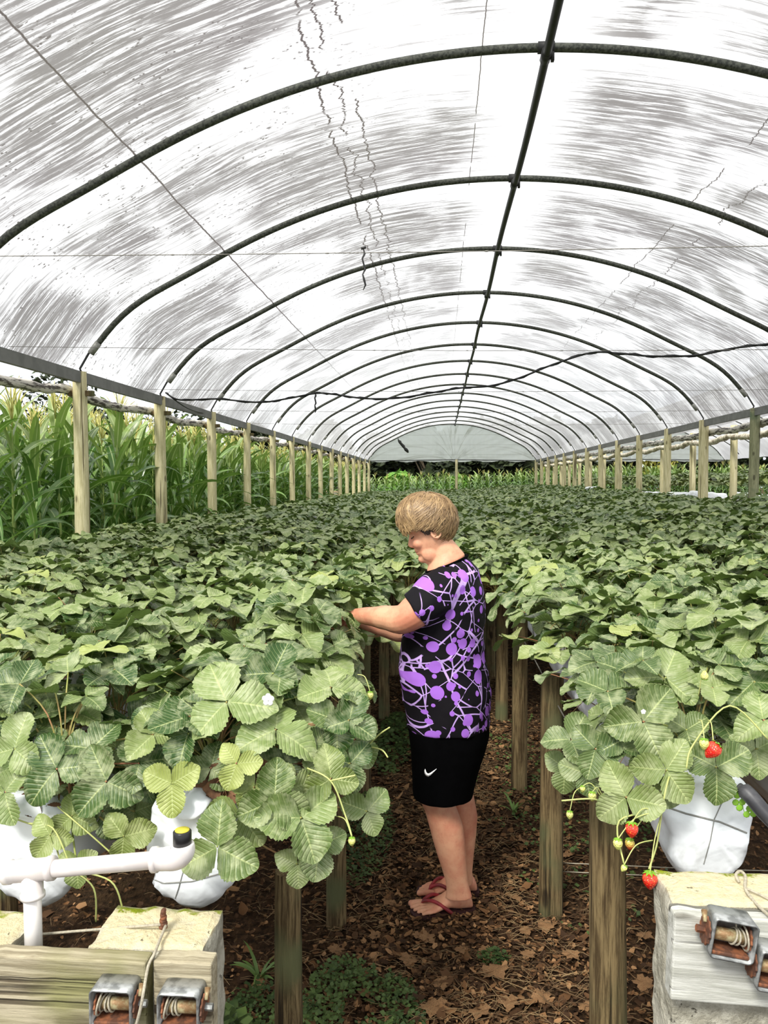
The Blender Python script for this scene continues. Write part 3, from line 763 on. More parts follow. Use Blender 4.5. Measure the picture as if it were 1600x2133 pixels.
# ---------------------------------------------------------------- white grow bags
def bag_mesh(seed, L=1.12, top=0.118, bot=0.082, h=0.125, wr=0.012):
    n, m = 80, 60; rings = []
    def ring(y, k, push=0):
        R = []
        for i in range(n):
            q = 2 * PI * i / n; c, s = math.cos(q), math.sin(q)
            e = 0.62
            cx_ = math.copysign(abs(c) ** e, c); sz = math.copysign(abs(s) ** e, s)
            w = bot + (top - bot) * (sz * 0.5 + 0.5) ** 0.8
            p = Vector((cx_ * w * k, y, sz * h * k))
            d = mnoise.noise(Vector((p.x * 9, p.y * 3.0, p.z * 14 + seed))) * wr - abs(mnoise.noise(Vector((p.x * 11 + p.z * 9, y * 6 + seed, p.z * 15 - p.x * 8)))) * wr * 1.3 + mnoise.noise(Vector((p.x * 26, y * 9, p.z * 40 + seed))) * wr * 0.35
            dirv = Vector((p.x, 0, p.z)).normalized() if p.length > 1e-6 else Vector((0, 0, 1))
            p += dirv * d * (1 if k > 0.5 else k)
            p.y += push * (mnoise.noise(Vector((p.x * 12, seed, p.z * 22))) * 0.012 + abs(mnoise.noise(Vector((p.x * 5 + 3, seed, p.z * 30 + p.x * 8)))) * -0.012)
            R.append(p)
        return R
    for k in (0.02, 0.25, 0.5, 0.75, 0.9): rings.append(ring(0.0 - 0.012 * (1 - k), k, 1))
    rings.append(ring(0.012, 0.985, 1))
    for j in range(m): rings.append(ring(0.03 + (L - 0.06) * j / (m - 1), 1.0))
    for k in (0.95, 0.7, 0.4, 0.03): rings.append(ring(L, k, 0))
    mb = MB(); mb.loft(rings); return mb
bag_meshes = [bag_mesh(s).mesh('bag_mesh', M['bag']) for s in (1.0, 5.5, 9.3)]
left_big = bag_mesh(2.2, top=0.116, bot=0.090, h=0.138, wr=0.018).mesh('bag_mesh', M['bag'])
right_big = bag_mesh(13.7, L=1.16, top=0.122, bot=0.07, h=0.118, wr=0.016).mesh('bag_mesh', M['bag'])
ROWS = [(-0.572, 0.828), (-0.95, 0.815), (-1.30, 0.84), (0.60, 0.905), (0.95, 0.905), (1.29, 0.91)]
BED_Z = {r[0]: r[1] for r in ROWS}
names = ['beside the aisle', 'in the middle row', 'in the outer row']
bag_list = []
for r, (x, z) in enumerate(ROWS):
    for j in range(4 if r in (0, 3) else 2):
        y = (1.70 if x < 0 else 1.735) + 1.2 * j
        me = (left_big if x < 0 else right_big) if j == 0 else bag_meshes[(r + j) % 3]
        side = 'west' if x < 0 else 'east'
        o = bpy.data.objects.new('grow_bag', me); COL.objects.link(o)
        o.location = (x, y, z + gz(x, y)); o.rotation_euler = (0, 0, rng.uniform(-.02, .02))
        which = 'near end' if j == 0 else f'{ORD[j]} back'
        tag(o, f'white plastic grow bag {names[r % 3]}, {side} side, {which}', 'grow bag', 'white grow bags')
        bag_list.append(o)
subm = MB(); subm.loft([[(0.072 * k * math.cos(q), y, 0.112 + 0.014 * k * math.sin(q)) for q in [2 * PI * i / 12 for i in range(12)]] for y, k in ((0.04, 0.3), (0.09, 0.9), (0.3, 1), (0.6, 1.05), (0.9, 1), (1.05, 0.9), (1.09, 0.3))])
subm = subm.mesh('shade_substrate', M['shade_substrate'])  # dark potting-mix strips added on the bag tops to deepen shade between leaves
for bb in bag_list:
    o = bpy.data.objects.new('shade_mix_strip', subm); COL.objects.link(o); o.parent = bb
b0 = bag_list[0]; bR = [b for b in bag_list if b.location.x > 0][0]
def part_at(mb, name, mat, parent):
    """a part whose points were given in the world"""
    L = parent.matrix_world.inverted() if parent.type != 'EMPTY' else Matrix.Translation(-parent.location)
    L = (Matrix.LocRotScale(parent.location, parent.rotation_euler, parent.scale)).inverted()
    mb.v = [tuple(L @ Vector(v)) for v in mb.v]
    return mb.build(name, mat, parent)
# folded corner and seams of the nearest bags
mb = MB()
P = [(345, 1712), (352, 1682), (386, 1649), (436, 1674), (424, 1700), (405, 1718), (375, 1722)]
front = [at(px, py, 1.67 + 0.02 * math.sin(i)) for i, (px, py) in enumerate(P)]
back = [p + Vector((0.01, 0.10, 0.005)) for p in front]
mb.loft([front, [f.lerp(b, 0.4) * 1.0 + Vector((0, 0, 0.006)) for f, b in zip(front, back)], back])
o = part_at(mb, 'folded_end', M['bag'], b0); m = o.modifiers.new('s', 'SUBSURF'); m.levels = 2; m.render_levels = 2
from mathutils.bvhtree import BVHTree
def bvh_of(o): return BVHTree.FromPolygons([Matrix.LocRotScale(o.location, o.rotation_euler, o.scale) @ v.co for v in o.data.vertices], [tuple(p.vertices) for p in o.data.polygons])
def drape(bv, pts, Y, off=0.001):
    out = []
    for px, py in pts:
        d = (RC @ Vector(((px - 800) / F, (1066.5 - py) / F, -1))).normalized(); h = bv.ray_cast(Vector((0, 0, CAM_Z)), d)
        if h[0] is not None and h[0].y < Y + 0.12: out.append(h[0] - d * off)
    return smooth_pts(out, 4) if len(out) > 2 else [at(*pts[0], Y), at(*pts[0], Y) + Vector((0, 0, 0.001))]
def line(pts, n=7): return [(a[0] + (b[0] - a[0]) * k / n, a[1] + (b[1] - a[1]) * k / n) for a, b in zip(pts, pts[1:]) for k in range(n)] + [pts[-1]]
bv0 = bvh_of(b0); bvR = bvh_of(bR)
mb = MB(); mb.tube(drape(bv0, line([(392, 1752), (386, 1800), (372, 1850), (362, 1880)]), 1.7), 0.0012, 5)
mb.tube(drape(bv0, line([(306, 1826), (340, 1840), (400, 1836), (486, 1812)]), 1.7), 0.0017, 5); part_at(mb, 'seam', M['seam'], b0)
mb = MB(); mb.tube(drape(bvR, line([(1386, 1680), (1430, 1695), (1500, 1712), (1556, 1735)]), 1.735), 0.0022, 5)
mb.tube(drape(bvR, line([(1512, 1655), (1488, 1707), (1480, 1750), (1466, 1800)]), 1.735), 0.0011, 5); part_at(mb, 'seam', M['seam'], bR)
# white bags standing under the beds of the neighbouring tunnel
for k, (px, py, Y) in enumerate(((1240, 1022, 20), (1352, 1033, 17), (1372, 1034, 17), (1430, 1037, 14.3), (1456, 1034, 14.5), (1484, 1037, 14.2), (1506, 1039, 14.4), (1540, 1038, 13.5), (1580, 1040, 13.2), (1598, 1044, 13.0))):
    p = at(px, py, Y); o = bpy.data.objects.new('grow_bag', bag_meshes[k % 3]); COL.objects.link(o)
    o.location = p; o.rotation_euler = (0, 0, rng.uniform(-.3, .3)); o.scale = (0.85, 0.5, 0.8)
    tag(o, 'small white grow bag end in the beds of the neighbouring tunnel', 'grow bag', 'white bags in the neighbouring tunnel')

# ---------------------------------------------------------------- concrete anchors, boards, winches, pipework
def rough_block(name, x0, x1, y0, y1, z1, mat, label, seed):
    n = (14, 10, 40); vs = {}; mb = MB(); vid = {}
    c = Vector(((x0 + x1) / 2, (y0 + y1) / 2, z1))
    def V(i, j, k):
        key = (i, j, k)
        if key not in vid:
            p = Vector((x0 + (x1 - x0) * i / n[0], y0 + (y1 - y0) * j / n[1], z1 * (k / n[2]))) - c
            q = Vector((p.x + c.x, p.y + c.y, p.z))
            d = Vector((mnoise.noise(q * 22 + Vector((seed, 0, 0))), mnoise.noise(q * 22 + Vector((0, seed, 9))), mnoise.noise(q * 22 + Vector((3, 0, seed)))))
            d2 = Vector((mnoise.noise(q * 70), mnoise.noise(q * 70 + Vector((5, 5, 5))), mnoise.noise(q * 70 + Vector((8, 1, 5)))))
            edge = sum(1 for a, b in ((i, n[0]), (j, n[1])) if a in (0, b)) + (1 if k == n[2] else 0)
            p += d * 0.006 + d2 * 0.002
            if edge >= 2:
                p.x *= 0.985; p.z -= 0.004 if k == n[2] else 0
            vid[key] = len(mb.v); mb.v.append(tuple(p))
        return vid[key]
    for i in range(n[0]):
        for j in range(n[1]): mb.f.append((V(i, j, n[2]), V(i + 1, j, n[2]), V(i + 1, j + 1, n[2]), V(i, j + 1, n[2])))
        for k in range(n[2]):
            mb.f.append((V(i, 0, k), V(i + 1, 0, k), V(i + 1, 0, k + 1), V(i, 0, k + 1))); mb.f.append((V(i, n[1], k), V(i, n[1], k + 1), V(i + 1, n[1], k + 1), V(i + 1, n[1], k)))
    for j in range(n[1]):
        for k in range(n[2]):
            mb.f.append((V(0, j, k), V(0, j, k + 1), V(0, j + 1, k + 1), V(0, j + 1, k))); mb.f.append((V(n[0], j, k), V(n[0], j + 1, k), V(n[0], j + 1, k + 1), V(n[0], j, k + 1)))
    o = mb.build(name, mat, smooth=False); o.location = c
    return tag(o, label, 'concrete block')
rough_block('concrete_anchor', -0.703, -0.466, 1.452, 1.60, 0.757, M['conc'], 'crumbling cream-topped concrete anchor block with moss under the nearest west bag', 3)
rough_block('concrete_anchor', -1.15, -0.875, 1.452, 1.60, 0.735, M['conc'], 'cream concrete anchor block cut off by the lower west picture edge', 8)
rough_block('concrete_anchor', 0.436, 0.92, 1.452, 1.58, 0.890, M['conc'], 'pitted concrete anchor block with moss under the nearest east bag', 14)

def board(name, x0, x1, y0, y1, z0, z1, mat, label, tilt=0.0, seed=0):
    c = Vector(((x0 + x1) / 2, (y0 + y1) / 2, (z0 + z1) / 2)); nx_ = 30; rings = []
    for i in range(nx_ + 1):
        x = x0 + (x1 - x0) * i / nx_ - c.x
        a = 0.002 * mnoise.noise(Vector((x * 22, seed, 1))); b = 0.004 * mnoise.noise(Vector((x * 30, seed, 4)))
        rings.append([(x, y0 - c.y + a, z0 - c.z + b), (x, y1 - c.y, z0 - c.z + b), (x, y1 - c.y, z1 - c.z + a), (x, y0 - c.y + a, z1 - c.z + a)])
    # long grain runs along local z, so build the plank upright and lay it down
    mb = MB(); mb.loft(rings)
    mb.v = [(v[2], v[1], v[0]) for v in mb.v]
    mb.f = [tuple(reversed(f)) for f in mb.f]
    o = mb.build(name, mat, smooth=False); o.location = c; o.rotation_euler = (0, PI / 2 + tilt, 0); o.scale = (-1, 1, 1)
    o.scale = (1, 1, 1)
    bevel(o, 0.004, 2)
    return tag(o, label, 'board')
board('anchor_board', -1.25, -0.566, 1.412, 1.452, 0.44, 0.752, M['board'], 'long weathered grey board across the lower west corner with flaking top', 0, 1)
board('anchor_board', -0.552, -0.436, 1.412, 1.452, 0.44, 0.757, M['board'], 'short weathered board end east of the cord, carrying a winch', 0, 2)
board('anchor_board', 0.426, 0.90, 1.41, 1.45, 0.722, 0.884, M['board_pale'], 'pale grey board bolted to the east concrete anchor block', 0.03, 3)

def winch(loc, label, flip=1, rz=0.0, s=1.0):
    root = empty('ratchet_winch', loc, label, 'winch', 'ratchet winches on the anchor boards'); root.rotation_euler = (0, rz, 0); root.scale = (s * flip, s, s)
    w, h, d, t = 0.092, 0.086, 0.058, 0.004
    mb = MB()
    def rr(y, inset):
        P = []; r = 0.010
        for cx_, cz_, a0 in ((w / 2 - r, h / 2 - r, 0), (-w / 2 + r, h / 2 - r, 90), (-w / 2 + r, -h / 2 + r, 180), (w / 2 - r, -h / 2 + r, 270)):
            for k in range(4):
                a = math.radians(a0 + 30 * k); P.append((cx_ + (r - inset) * math.cos(a), y, cz_ + (r - inset) * math.sin(a)))
        return P
    mb.loft([rr(0.0, 0), rr(-d, 0), rr(-d, t), rr(-0.004, t)], cap=True)
    mb.build('housing', M['steel'], root)
    mb = MB(); mb.box((0, -d * 0.5, -h / 2 + 0.010), (w - 0.014, d - 0.012, 0.008)); bevel(mb.build('tray', M['rust'], root), 0.002)
    mb = MB(); mb.tube([(-w / 2 + 0.004, -d * 0.55, 0), (w / 2 - 0.004, -d * 0.55, 0)], 0.013, 16); mb.build('drum', M['steel_dirty'], root)
    mb = MB()
    for k, x in enumerate((-0.030, -0.024, -0.012, -0.006)):
        ring = [(x + 0.004 * math.sin(q + k), -d * 0.55 + (0.0165 + 0.008 * (k == 0)) * math.cos(q), (0.0165 + 0.008 * (k == 0)) * math.sin(q)) for q in [2 * PI * i / 16 for i in range(17)]]
        mb.tube(ring, 0.0022, 6)
    mb.tube([(-0.012, -d * 0.5, 0.015), (-0.008, -d * 0.4, 0.038)], 0.002, 6); mb.build('wire_coil', M['rope'], root)
    for sx_ in (1, -1):
        mb = MB(); ring = []
        N = 24
        for yy in (0, 0.004):
            ring.append([(sx_ * (w / 2 + (0.003 if sx_ > 0 else -0.012)) + sx_ * yy, -d * 0.5 + (0.030 if sx_ > 0 else 0.028) * (1 - 0.12 * (i % 2)) * math.cos(2 * PI * i / N), (0.030 if sx_ > 0 else 0.028) * (1 - 0.12 * (i % 2)) * math.sin(2 * PI * i / N)) for i in range(N)])
        mb.loft(ring); mb.build('ratchet_wheel', M['rust'], root, smooth=False)
    mb = MB(); mb.tube([(w / 2 + 0.006, -d * 0.5, 0), (w / 2 + 0.024, -d * 0.5, 0)], 0.008, 6); mb.build('hex_bolt', M['steel' if flip > 0 else 'rust'], root, smooth=False)
    mb = MB(); mb.tube([(w / 2 + 0.009, -d * 0.30, 0.035), (w / 2 + 0.011, -d * 0.62, 0.020)], [0.007, 0.004], 8); mb.build('pawl', M['steel_dirty'], root)
    return root
def wl(px, py, Yc, yb): p = at(px, py, Yc); return (p.x, yb, p.z)
winch(wl(240, 2088, 1.385, 1.412), 'rusty steel ratchet winch on the long board in the lower west corner', s=0.88)
winch(wl(378, 2096, 1.385, 1.412), 'rusty steel ratchet winch on the short board end beside the cord', s=0.86)
winch(wl(1522, 1950, 1.38, 1.41), 'tilted rusty ratchet winch on the pale board, the upper of the pair', -1, 0.16, 0.84)
winch(wl(1618, 2018, 1.38, 1.41), 'ratchet winch cut by the east picture edge, the lower of the pair', -1, 0.16, 0.84)

# cords
mb = MB(); mb.tube(smooth_pts([at(-20, 1954, 1.54), at(40, 1950, 1.54), at(180, 1938, 1.52), atz(335, 1926, 0.772)], 5), 0.0028, 7)
tag(mb.build('steel_cord', M['rope']), 'taut grey cord running behind the white pipe to the mossy block', 'cord')
mb = MB(); mb.tube(smooth_pts([atz(345, 1928, 0.770), atz(334, 1955, 0.766), atz(322, 1985, 0.766), at(309, 2012, 1.402), at(300, 2060, 1.35), at(293, 2100, 1.34), at(280, 2150, 1.34)], 6), 0.003, 7)
tag(mb.build('steel_cord', M['rope']), 'grey cord coming down over the boards to the west winches', 'cord')
mb = MB(); a = atz(340, 1930, 0.765)
for k in range(6): mb.ball(a + Vector((0.001 * (k % 2), 0, 0.0065 * k)), (0.0095 - 0.0008 * k, 0.009, 0.006), 8, 6)
tag(mb.build('iron_pin', M['rust']), 'rusty iron pin knotted with cord on the mossy concrete block', 'pin')
mb = MB(); mb.tube(smooth_pts([at(1540, 1838, 1.53), at(1533, 1822, 1.54), at(1543, 1815, 1.55), at(1553, 1826, 1.535), at(1553, 1852, 1.50), at(1575, 1882, 1.46), at(1605, 1910, 1.41)], 6), 0.003, 7)
mb.tube(smooth_pts([at(1553, 1850, 1.50), at(1580, 1862, 1.485), at(1610, 1878, 1.465)], 4), 0.0022, 6)
tag(mb.build('steel_cord', M['rope']), 'looped grey cord lying over the top of the east concrete block', 'cord')

# white PVC manifold
root = empty('pvc_pipe', at(68, 1815, 1.56), 'white PVC water pipe with a tee and an elbow above the west board', 'pipe')
def wp(mb, name, mat): return part_at(mb, name, mat, root)
r0 = 0.0175; Yp = 1.50
A = at(-40, 1823, Yp); B = at(325, 1791, Yp)
mb = MB(); mb.tube([A, B], r0, 24); wp(mb, 'horizontal_pipe', M['pvc'])
d = (B - A).normalized()
t0 = at(12, 1817, Yp); t1 = at(112, 1808, Yp); c = at(66, 1813, Yp)
mb = MB(); mb.tube([t0, t0 + d * 0.012, t0 + d * 0.0125, t1 - d * 0.0125, t1 - d * 0.012, t1], [0.0245, 0.0245, 0.0225, 0.0225, 0.0245, 0.0245], 24)
dn = at(68, 1860, Yp); mb.tube([c, dn - Vector((0, 0, 0.0)), dn - Vector((0, 0, 0.0005)), dn - Vector((0, 0, 0.008))], [0.0215, 0.0215, 0.0245, 0.0245], 24); wp(mb, 'tee_fitting', M['pvc'])
mb = MB(); mb.tube([c, at(72, 2040, Yp)], r0, 24); wp(mb, 'vertical_pipe', M['pvc'])
mb = MB(); e0 = at(318, 1791, Yp); e1 = at(345, 1789, Yp)
arc = smooth_pts([e0, e1, at(368, 1785, Yp), at(380, 1772, Yp), at(380, 1758, Yp)], 6)
mb.tube([e0, e0 + d * 0.010, e0 + d * 0.0105] + arc[5:], [0.0255, 0.0255, 0.0225] + [0.0225 + 0.003 * math.sin(PI * k / (len(arc) - 5)) for k in range(len(arc) - 5)], 24); wp(mb, 'elbow_fitting', M['pvc'])
mb = MB(); p = at(380, 1766, Yp); mb.tube([p, p + Vector((0, 0, 0.034)), p + Vector((0, 0, 0.036))], [0.0185, 0.0185, 0.0165], 24); cp_ = wp(mb, 'black_stopper', M['black_plastic'])
mb = MB(); mb.tube([p + Vector((0, 0, 0.0355)), p + Vector((0, 0, 0.038))], 0.0145, 24); wp(mb, 'yellow_disc', M['yellow_cap'])
# black hose at the east edge
mb = MB(); mb.tube(smooth_pts([at(1540, 1640, 1.66), at(1560, 1655, 1.64), at(1590, 1690, 1.62), at(1625, 1725, 1.60)], 5), [0.010] * 3 + [0.0165] * 13, 18)
tag(mb.build('black_hose', M['hose']), 'thick grey-black hose end sticking in beside the east white bag', 'hose')

# ================================================================ strawberry foliage
def leaflet(nu, nv, hi=True):
    """leaflet lying in xy, base at origin, pointing +y, length 1; returns V, Q, UV"""
    V = []; U = []
    for j in range(nv + 1):
        t = j / nv
        w = 0.50 * (math.sin(PI * min(1, (t * 0.93 + 0.035)) ** 1.0)) ** 0.60
        if t < 0.3: w = min(w, 0.06 + t * 1.75)
        for i in range(nu + 1):
            s = -1 + 2 * i / nu
            ww = w
            if hi and abs(s) == 1 and j % 2 == 1: ww *= 0.92
            x = s * ww
            y = t
            if hi and j == nv: y = t + 0.01
            if not hi and j == nv: x *= 0.6
            y -= 0.05 * abs(s) ** 2 * (1 if t > 0.5 else 0)
            V.append((x, y, 0)); U.append((0.5 + 0.5 * s, t))
    n = nu + 1
    Q = [(j * n + i, j * n + i + 1, (j + 1) * n + i + 1, (j + 1) * n + i) for j in range(nv) for i in range(nu)]
    return np.array(V, float), np.array(Q), np.array(U, float)
LF = {2: leaflet(6, 20), 1: leaflet(4, 14), 0: leaflet(2, 3, False)}

def shape_leaflet(lod, L, fold, droop, pleat, rg):
    V, Q, U = LF[lod]; V = V.copy(); u = U[:, 0] * 2 - 1; v = U[:, 1]
    z = fold * np.abs(u) ** 1.3 * (0.35 * np.sin(PI * v * 0.9)) - droop * v * v
    if lod > 0:
        z += pleat * np.sin((v * 8 - np.abs(u) * 2.6) * 2 * PI) * (0.3 + np.abs(u)) * 0.6
        z += 0.05 * np.sin(v * 8 + rg.uniform(0, 6)) * np.abs(u) ** 2 * np.where(u > 0, 1, -1)
        z += rg.uniform(-0.10, 0.10) * u * v
    V[:, 2] = z
    return V * L, Q, U

def frame(y, z):
    """columns x,y,z: y = leaflet direction, z ~ normal"""
    y = y / np.linalg.norm(y); x = np.cross(y, z); x /= np.linalg.norm(x); z = np.cross(x, y)
    return np.stack([x, y, z], axis=1)

def trifoliate(qb, c, d, nrm, L, lod, rg, yel=0.0, spread=None, fold=None):
    c = np.array(c, float); d = np.array(d, float); nrm = np.array(nrm, float); nrm /= np.linalg.norm(nrm)
    d = d - nrm * d.dot(nrm); d /= np.linalg.norm(d)
    s = np.cross(nrm, d); rnd = rg.random()
    sp = spread or rg.uniform(1.45, 1.85)
    for k, a in enumerate((0, sp, -sp)):
        a += rg.uniform(-0.12, 0.12)
        dd = d * math.cos(a) + s * math.sin(a)
        n2 = nrm + (0.28 if k else 0.05) * dd * rg.uniform(-0.6, 1.0) + np.array([rg.gauss(0, .08), rg.gauss(0, .08), 0])
        R = frame(dd, n2)
        l = L * rg.uniform(0.9, 1.08) * (1.0 if k == 0 else 0.95)
        f = fold if fold is not None else rg.uniform(0.05, 0.9)
        V, Q, U = shape_leaflet(lod, l, f, rg.uniform(0.0, 0.32), 0.016, rg)
        off = 0.03 * L
        qb.add(V @ R.T + c + dd * off, Q, U, min(1, max(0, rnd + rg.uniform(-0.15, 0.15))), yel)

def petiole(mb, a, b, r=0.0016, n=5, sag=0.0):
    a = Vector(a); b = Vector(b); m = a.lerp(b, 0.55) + Vector(((a.x - b.x) * 0.18, (a.y - b.y) * 0.18, (b.z - a.z) * 0.12 + sag))
    mb.tube(smooth_pts([a, m, b], 4), r, n)

def berry_parts(root, p, size, kind, label, hang=True):
    """a hanging strawberry with its calyx"""
    mb = MB(); rings = []
    for j in range(10):
        t = j / 9; r = size * 0.5 * (math.sin(PI * (0.06 + 0.92 * t) ** 0.72)) ** 0.75 * (1.0)
        rings.append([(r * math.cos(2 * PI * k / 14), r * math.sin(2 * PI * k / 14), size * (0.45 - 1.15 * t)) for k in range(14)])
    mb.loft(rings); o = mb.build('strawberry', M[kind], root)
    o.location = Vector(p) - root.location
    if label: o['label'] = label
    mb = MB()
    for k in range(8):
        a = 2 * PI * k / 8
        e = Vector((math.cos(a), math.sin(a), 0)) * size * 0.5
        w = Vector((-math.sin(a), math.cos(a), 0)) * size * 0.10
        top = Vector((0, 0, size * 0.47))
        mb.add([top - w * .6, top + w * .6, top + e * 0.6 + w + Vector((0, 0, size * 0.03)), top + e * 1.05 - Vector((0, 0, size * 0.08)), top + e * 0.6 - w + Vector((0, 0, size * 0.03))], [(0, 1, 2, 3, 4)])
    mb.ball((0, 0, size * 0.48), size * 0.09, 6, 4)
    mb.build('calyx', M['clover'], o)
    return o

def plant_variant(seed, nleaf, lod, spread_r=0.20, h=(0.10, 0.30), L=(0.062, 0.095), berries=True):
    rg = random.Random(seed); qb = QB(); st = MB()
    for k in range(nleaf):
        a = 2 * PI * (k * 0.382) + rg.uniform(-.3, .3); t = (k + 0.5) / nleaf
        r = spread_r * math.sqrt(t) * rg.uniform(0.75, 1.25); z = h[1] - (h[1] - h[0]) * t ** 1.5 + rg.uniform(-.03, .03)
        c = (r * math.cos(a), r * math.sin(a), z)
        tilt = 0.15 + 0.75 * t * rg.random() + rg.uniform(-0.15, 0.2)
        nrm = (math.sin(tilt) * math.cos(a) + rg.gauss(0, .18), math.sin(tilt) * math.sin(a) + rg.gauss(0, .18), math.cos(tilt))
        d = (math.cos(a + rg.uniform(-.9, .9)), math.sin(a + rg.uniform(-.9, .9)), -0.2)
        trifoliate(qb, c, d, nrm, rg.uniform(*L), lod, rg, yel=(rg.uniform(0.2, 0.5) if rg.random() < 0.05 else 0))
        if lod: petiole(st, (rg.uniform(-.02, .02), rg.uniform(-.02, .02), 0), c, 0.0017, 4)
    if lod:
        for k in range(4):
            a = rg.uniform(0, 2 * PI); R = rg.uniform(0.12, 0.2)
            st.tube(smooth_pts([(0, 0, 0.02), (R * .6 * math.cos(a), R * .6 * math.sin(a), 0.14), (R * 1.15 * math.cos(a), R * 1.15 * math.sin(a), 0.02)], 4), 0.0011, 4)
    return qb, st

print('variants')
VAR = []
for s in range(7):
    qb, st = plant_variant(100 + s, 22, 1, 0.21, (0.06, 0.27), (0.068, 0.105))
    VAR.append((qb.mesh('foliage', M['leaf']), st.mesh('stems', M['petiole'])))
# beds: x range, rows of plants
BEDS = [  # x0, x1, label words
    (-1.38, -0.50, 'bed west of the aisle', 3, 1.68),
    (-3.05, -1.95, 'bed along the west eave posts', 4, 2.9),
    (0.56, 1.40, 'bed east of the aisle', 3, 1.75),
    (1.95, 3.00, 'middle bed of the east half', 4, 2.6),
    (3.35, 4.25, 'bed along the east eave posts', 3, 5.0)]
cand = []
rp = random.Random(5)
for b, (x0, x1, lab, nr, ys_) in enumerate(BEDS):
    for r in range(nr):
        x = x0 + (x1 - x0) * r / (nr - 1)
        y = ys_ + (0.12 if r % 2 else 0)
        while y < YEND - 0.6:
            xx = x + rp.uniform(-.05, .05); yy = y + rp.uniform(-.05, .05)
            cand.append((xx, yy, b, r)); y += 0.27
def crown_z(x, y): return 0.97 + gz(x, y) - 0.03 * ss(3.0, 1.8, y)
for xa in (-0.24, 0.06, 0.33):
    y = 5.3 if xa == 0.06 else 4.9
    while y < YEND - 0.6:
        cand.append((xa + rp.uniform(-.05, .05), y, 5, {-0.24: 0, 0.06: 1, 0.33: 2}[xa])); y += 0.27
BEDS.append((-0.3, 0.35, 'bed that closes the aisle behind the woman', 3, 5.0))
HERO = [(-0.56, 1.78), (-0.90, 1.74), (-1.20, 1.74), (0.60, 1.84), (0.93, 1.80)]
keep = []
for (x, y, b, r) in cand:
    z = crown_z(x, y)
    if any(abs(x - hx) < 0.15 and abs(y - hy) < 0.17 for hx, hy in HERO): continue
    if not seen((x, y, z + 0.2), 140): continue
    # clear of the person's body and arms stays dense below: plants only where beds are
    keep.append((math.hypot(x, y), x, y, b, r))
keep.sort()
N_IND = 285
desc = ['leafy green strawberry plant in the bed beside the aisle, west side', 'leafy green strawberry plant growing in the bed along the tall west posts', 'leafy green strawberry plant in the bed beside the aisle, east side', 'leafy green strawberry plant growing in the middle bed of the east half', 'leafy green strawberry plant growing in the bed along the tall east posts', 'leafy green strawberry plant closing over the aisle behind the woman']
protos = []
BW = ['bed west of the aisle', 'bed by the west posts', 'bed east of the aisle', 'middle east bed', 'bed by the east posts', 'bed closing the aisle']
RW = {3: ['west row', 'middle row', 'east row'], 4: ['westmost row', 'inner west row', 'inner east row', 'eastmost row']}
TENS = ['', '', 'twenty', 'thirty', 'forty']
def ordw(n): return ORD[n] if n < 18 else ('nineteenth' if n == 18 else ('twentieth' if n == 19 else TENS[(n + 1) // 10] + ('-' + ORD[(n + 1) % 10 - 1] if (n + 1) % 10 else 'th')))
rowcount = {}
for i, (d_, x, y, b, r) in enumerate(sorted(keep[:N_IND], key=lambda k: k[2])):
    rowcount[(b, r)] = rowcount.get((b, r), -1) + 1; nth = rowcount[(b, r)]
    v = VAR[rp.randrange(len(VAR))]
    root = empty('strawberry_plant', (x, y, crown_z(x, y)), f'strawberry plant in the {RW[BEDS[b][3]][r]} of the {BW[b]}, {ordw(nth)} back', 'strawberry plant', 'strawberry plants in the ' + BEDS[b][2])
    root.rotation_euler = (rp.uniform(-.08, .08), rp.uniform(-.08, .08), rp.uniform(0, 2 * PI)); s = rp.uniform(0.9, 1.18); root.scale = (s, s, s * rp.uniform(0.8, 0.98))
    # plants at the edge of the aisle lean over it
    if b == 0 and x > -0.6: root.rotation_euler[1] = 0.16
    if b == 2 and x < 0.7: root.rotation_euler[1] = -0.16
    for me, nm in zip(v, ('foliage', 'stems')):
        o = bpy.data.objects.new(nm, me); COL.objects.link(o); o.parent = root
print('plants individually', N_IND, 'rest', len(keep) - N_IND)
# the rest of the beds, more than could be counted: one object
LOD0 = []
for s in range(5):
    qb, _ = plant_variant(300 + s, 18, 0, 0.21, (0.05, 0.27), (0.07, 0.105))
    V = np.concatenate(qb.V); Q = np.concatenate(qb.Q); U = np.concatenate(qb.U); R = np.concatenate(qb.R); Yl = np.concatenate(qb.Y)
    LOD0.append((V, Q, U, R, Yl))
mass = QB()
def rz_np(a): c, s = math.cos(a), math.sin(a); return np.array([[c, -s, 0], [s, c, 0], [0, 0, 1]])
def mass_add(x, y, z, s, zs=0.9):
    V, Q, U, R, Yl = LOD0[rp.randrange(5)]
    mass.V.append((V * np.array([s, s, s * zs])) @ rz_np(rp.uniform(0, 6.28)).T + np.array([x, y, z])); mass.Q.append(Q + mass.n); mass.U.append(U)
    mass.R.append(np.clip(R + rp.uniform(-.25, .25), 0, 1)); mass.Y.append(Yl); mass.n += len(V)
for (d_, x, y, b, r) in keep[N_IND:]:
    mass_add(x, y, crown_z(x, y), rp.uniform(0.95, 1.25), rp.uniform(0.75, 1.0))
tag(mass.build('strawberry_plants', M['leaf']), 'dense green mass of strawberry foliage filling the far beds', 'strawberry foliage', kind='stuff')
mass = QB()
for k in range(260):
    x = rp.uniform(5.6, 12.0); y = rp.uniform(12.6, 34)
    if not seen((x, y, 1.7), 60): continue
    mass_add(x, y, 1.18 + gz(x, y) - 0.14 * ss(14, 24, y), rp.uniform(1.1, 1.4))
tag(mass.build('strawberry_plants', M['leaf']), 'dense strawberry foliage in the neighbouring tunnel behind the east posts', 'strawberry foliage', kind='stuff')

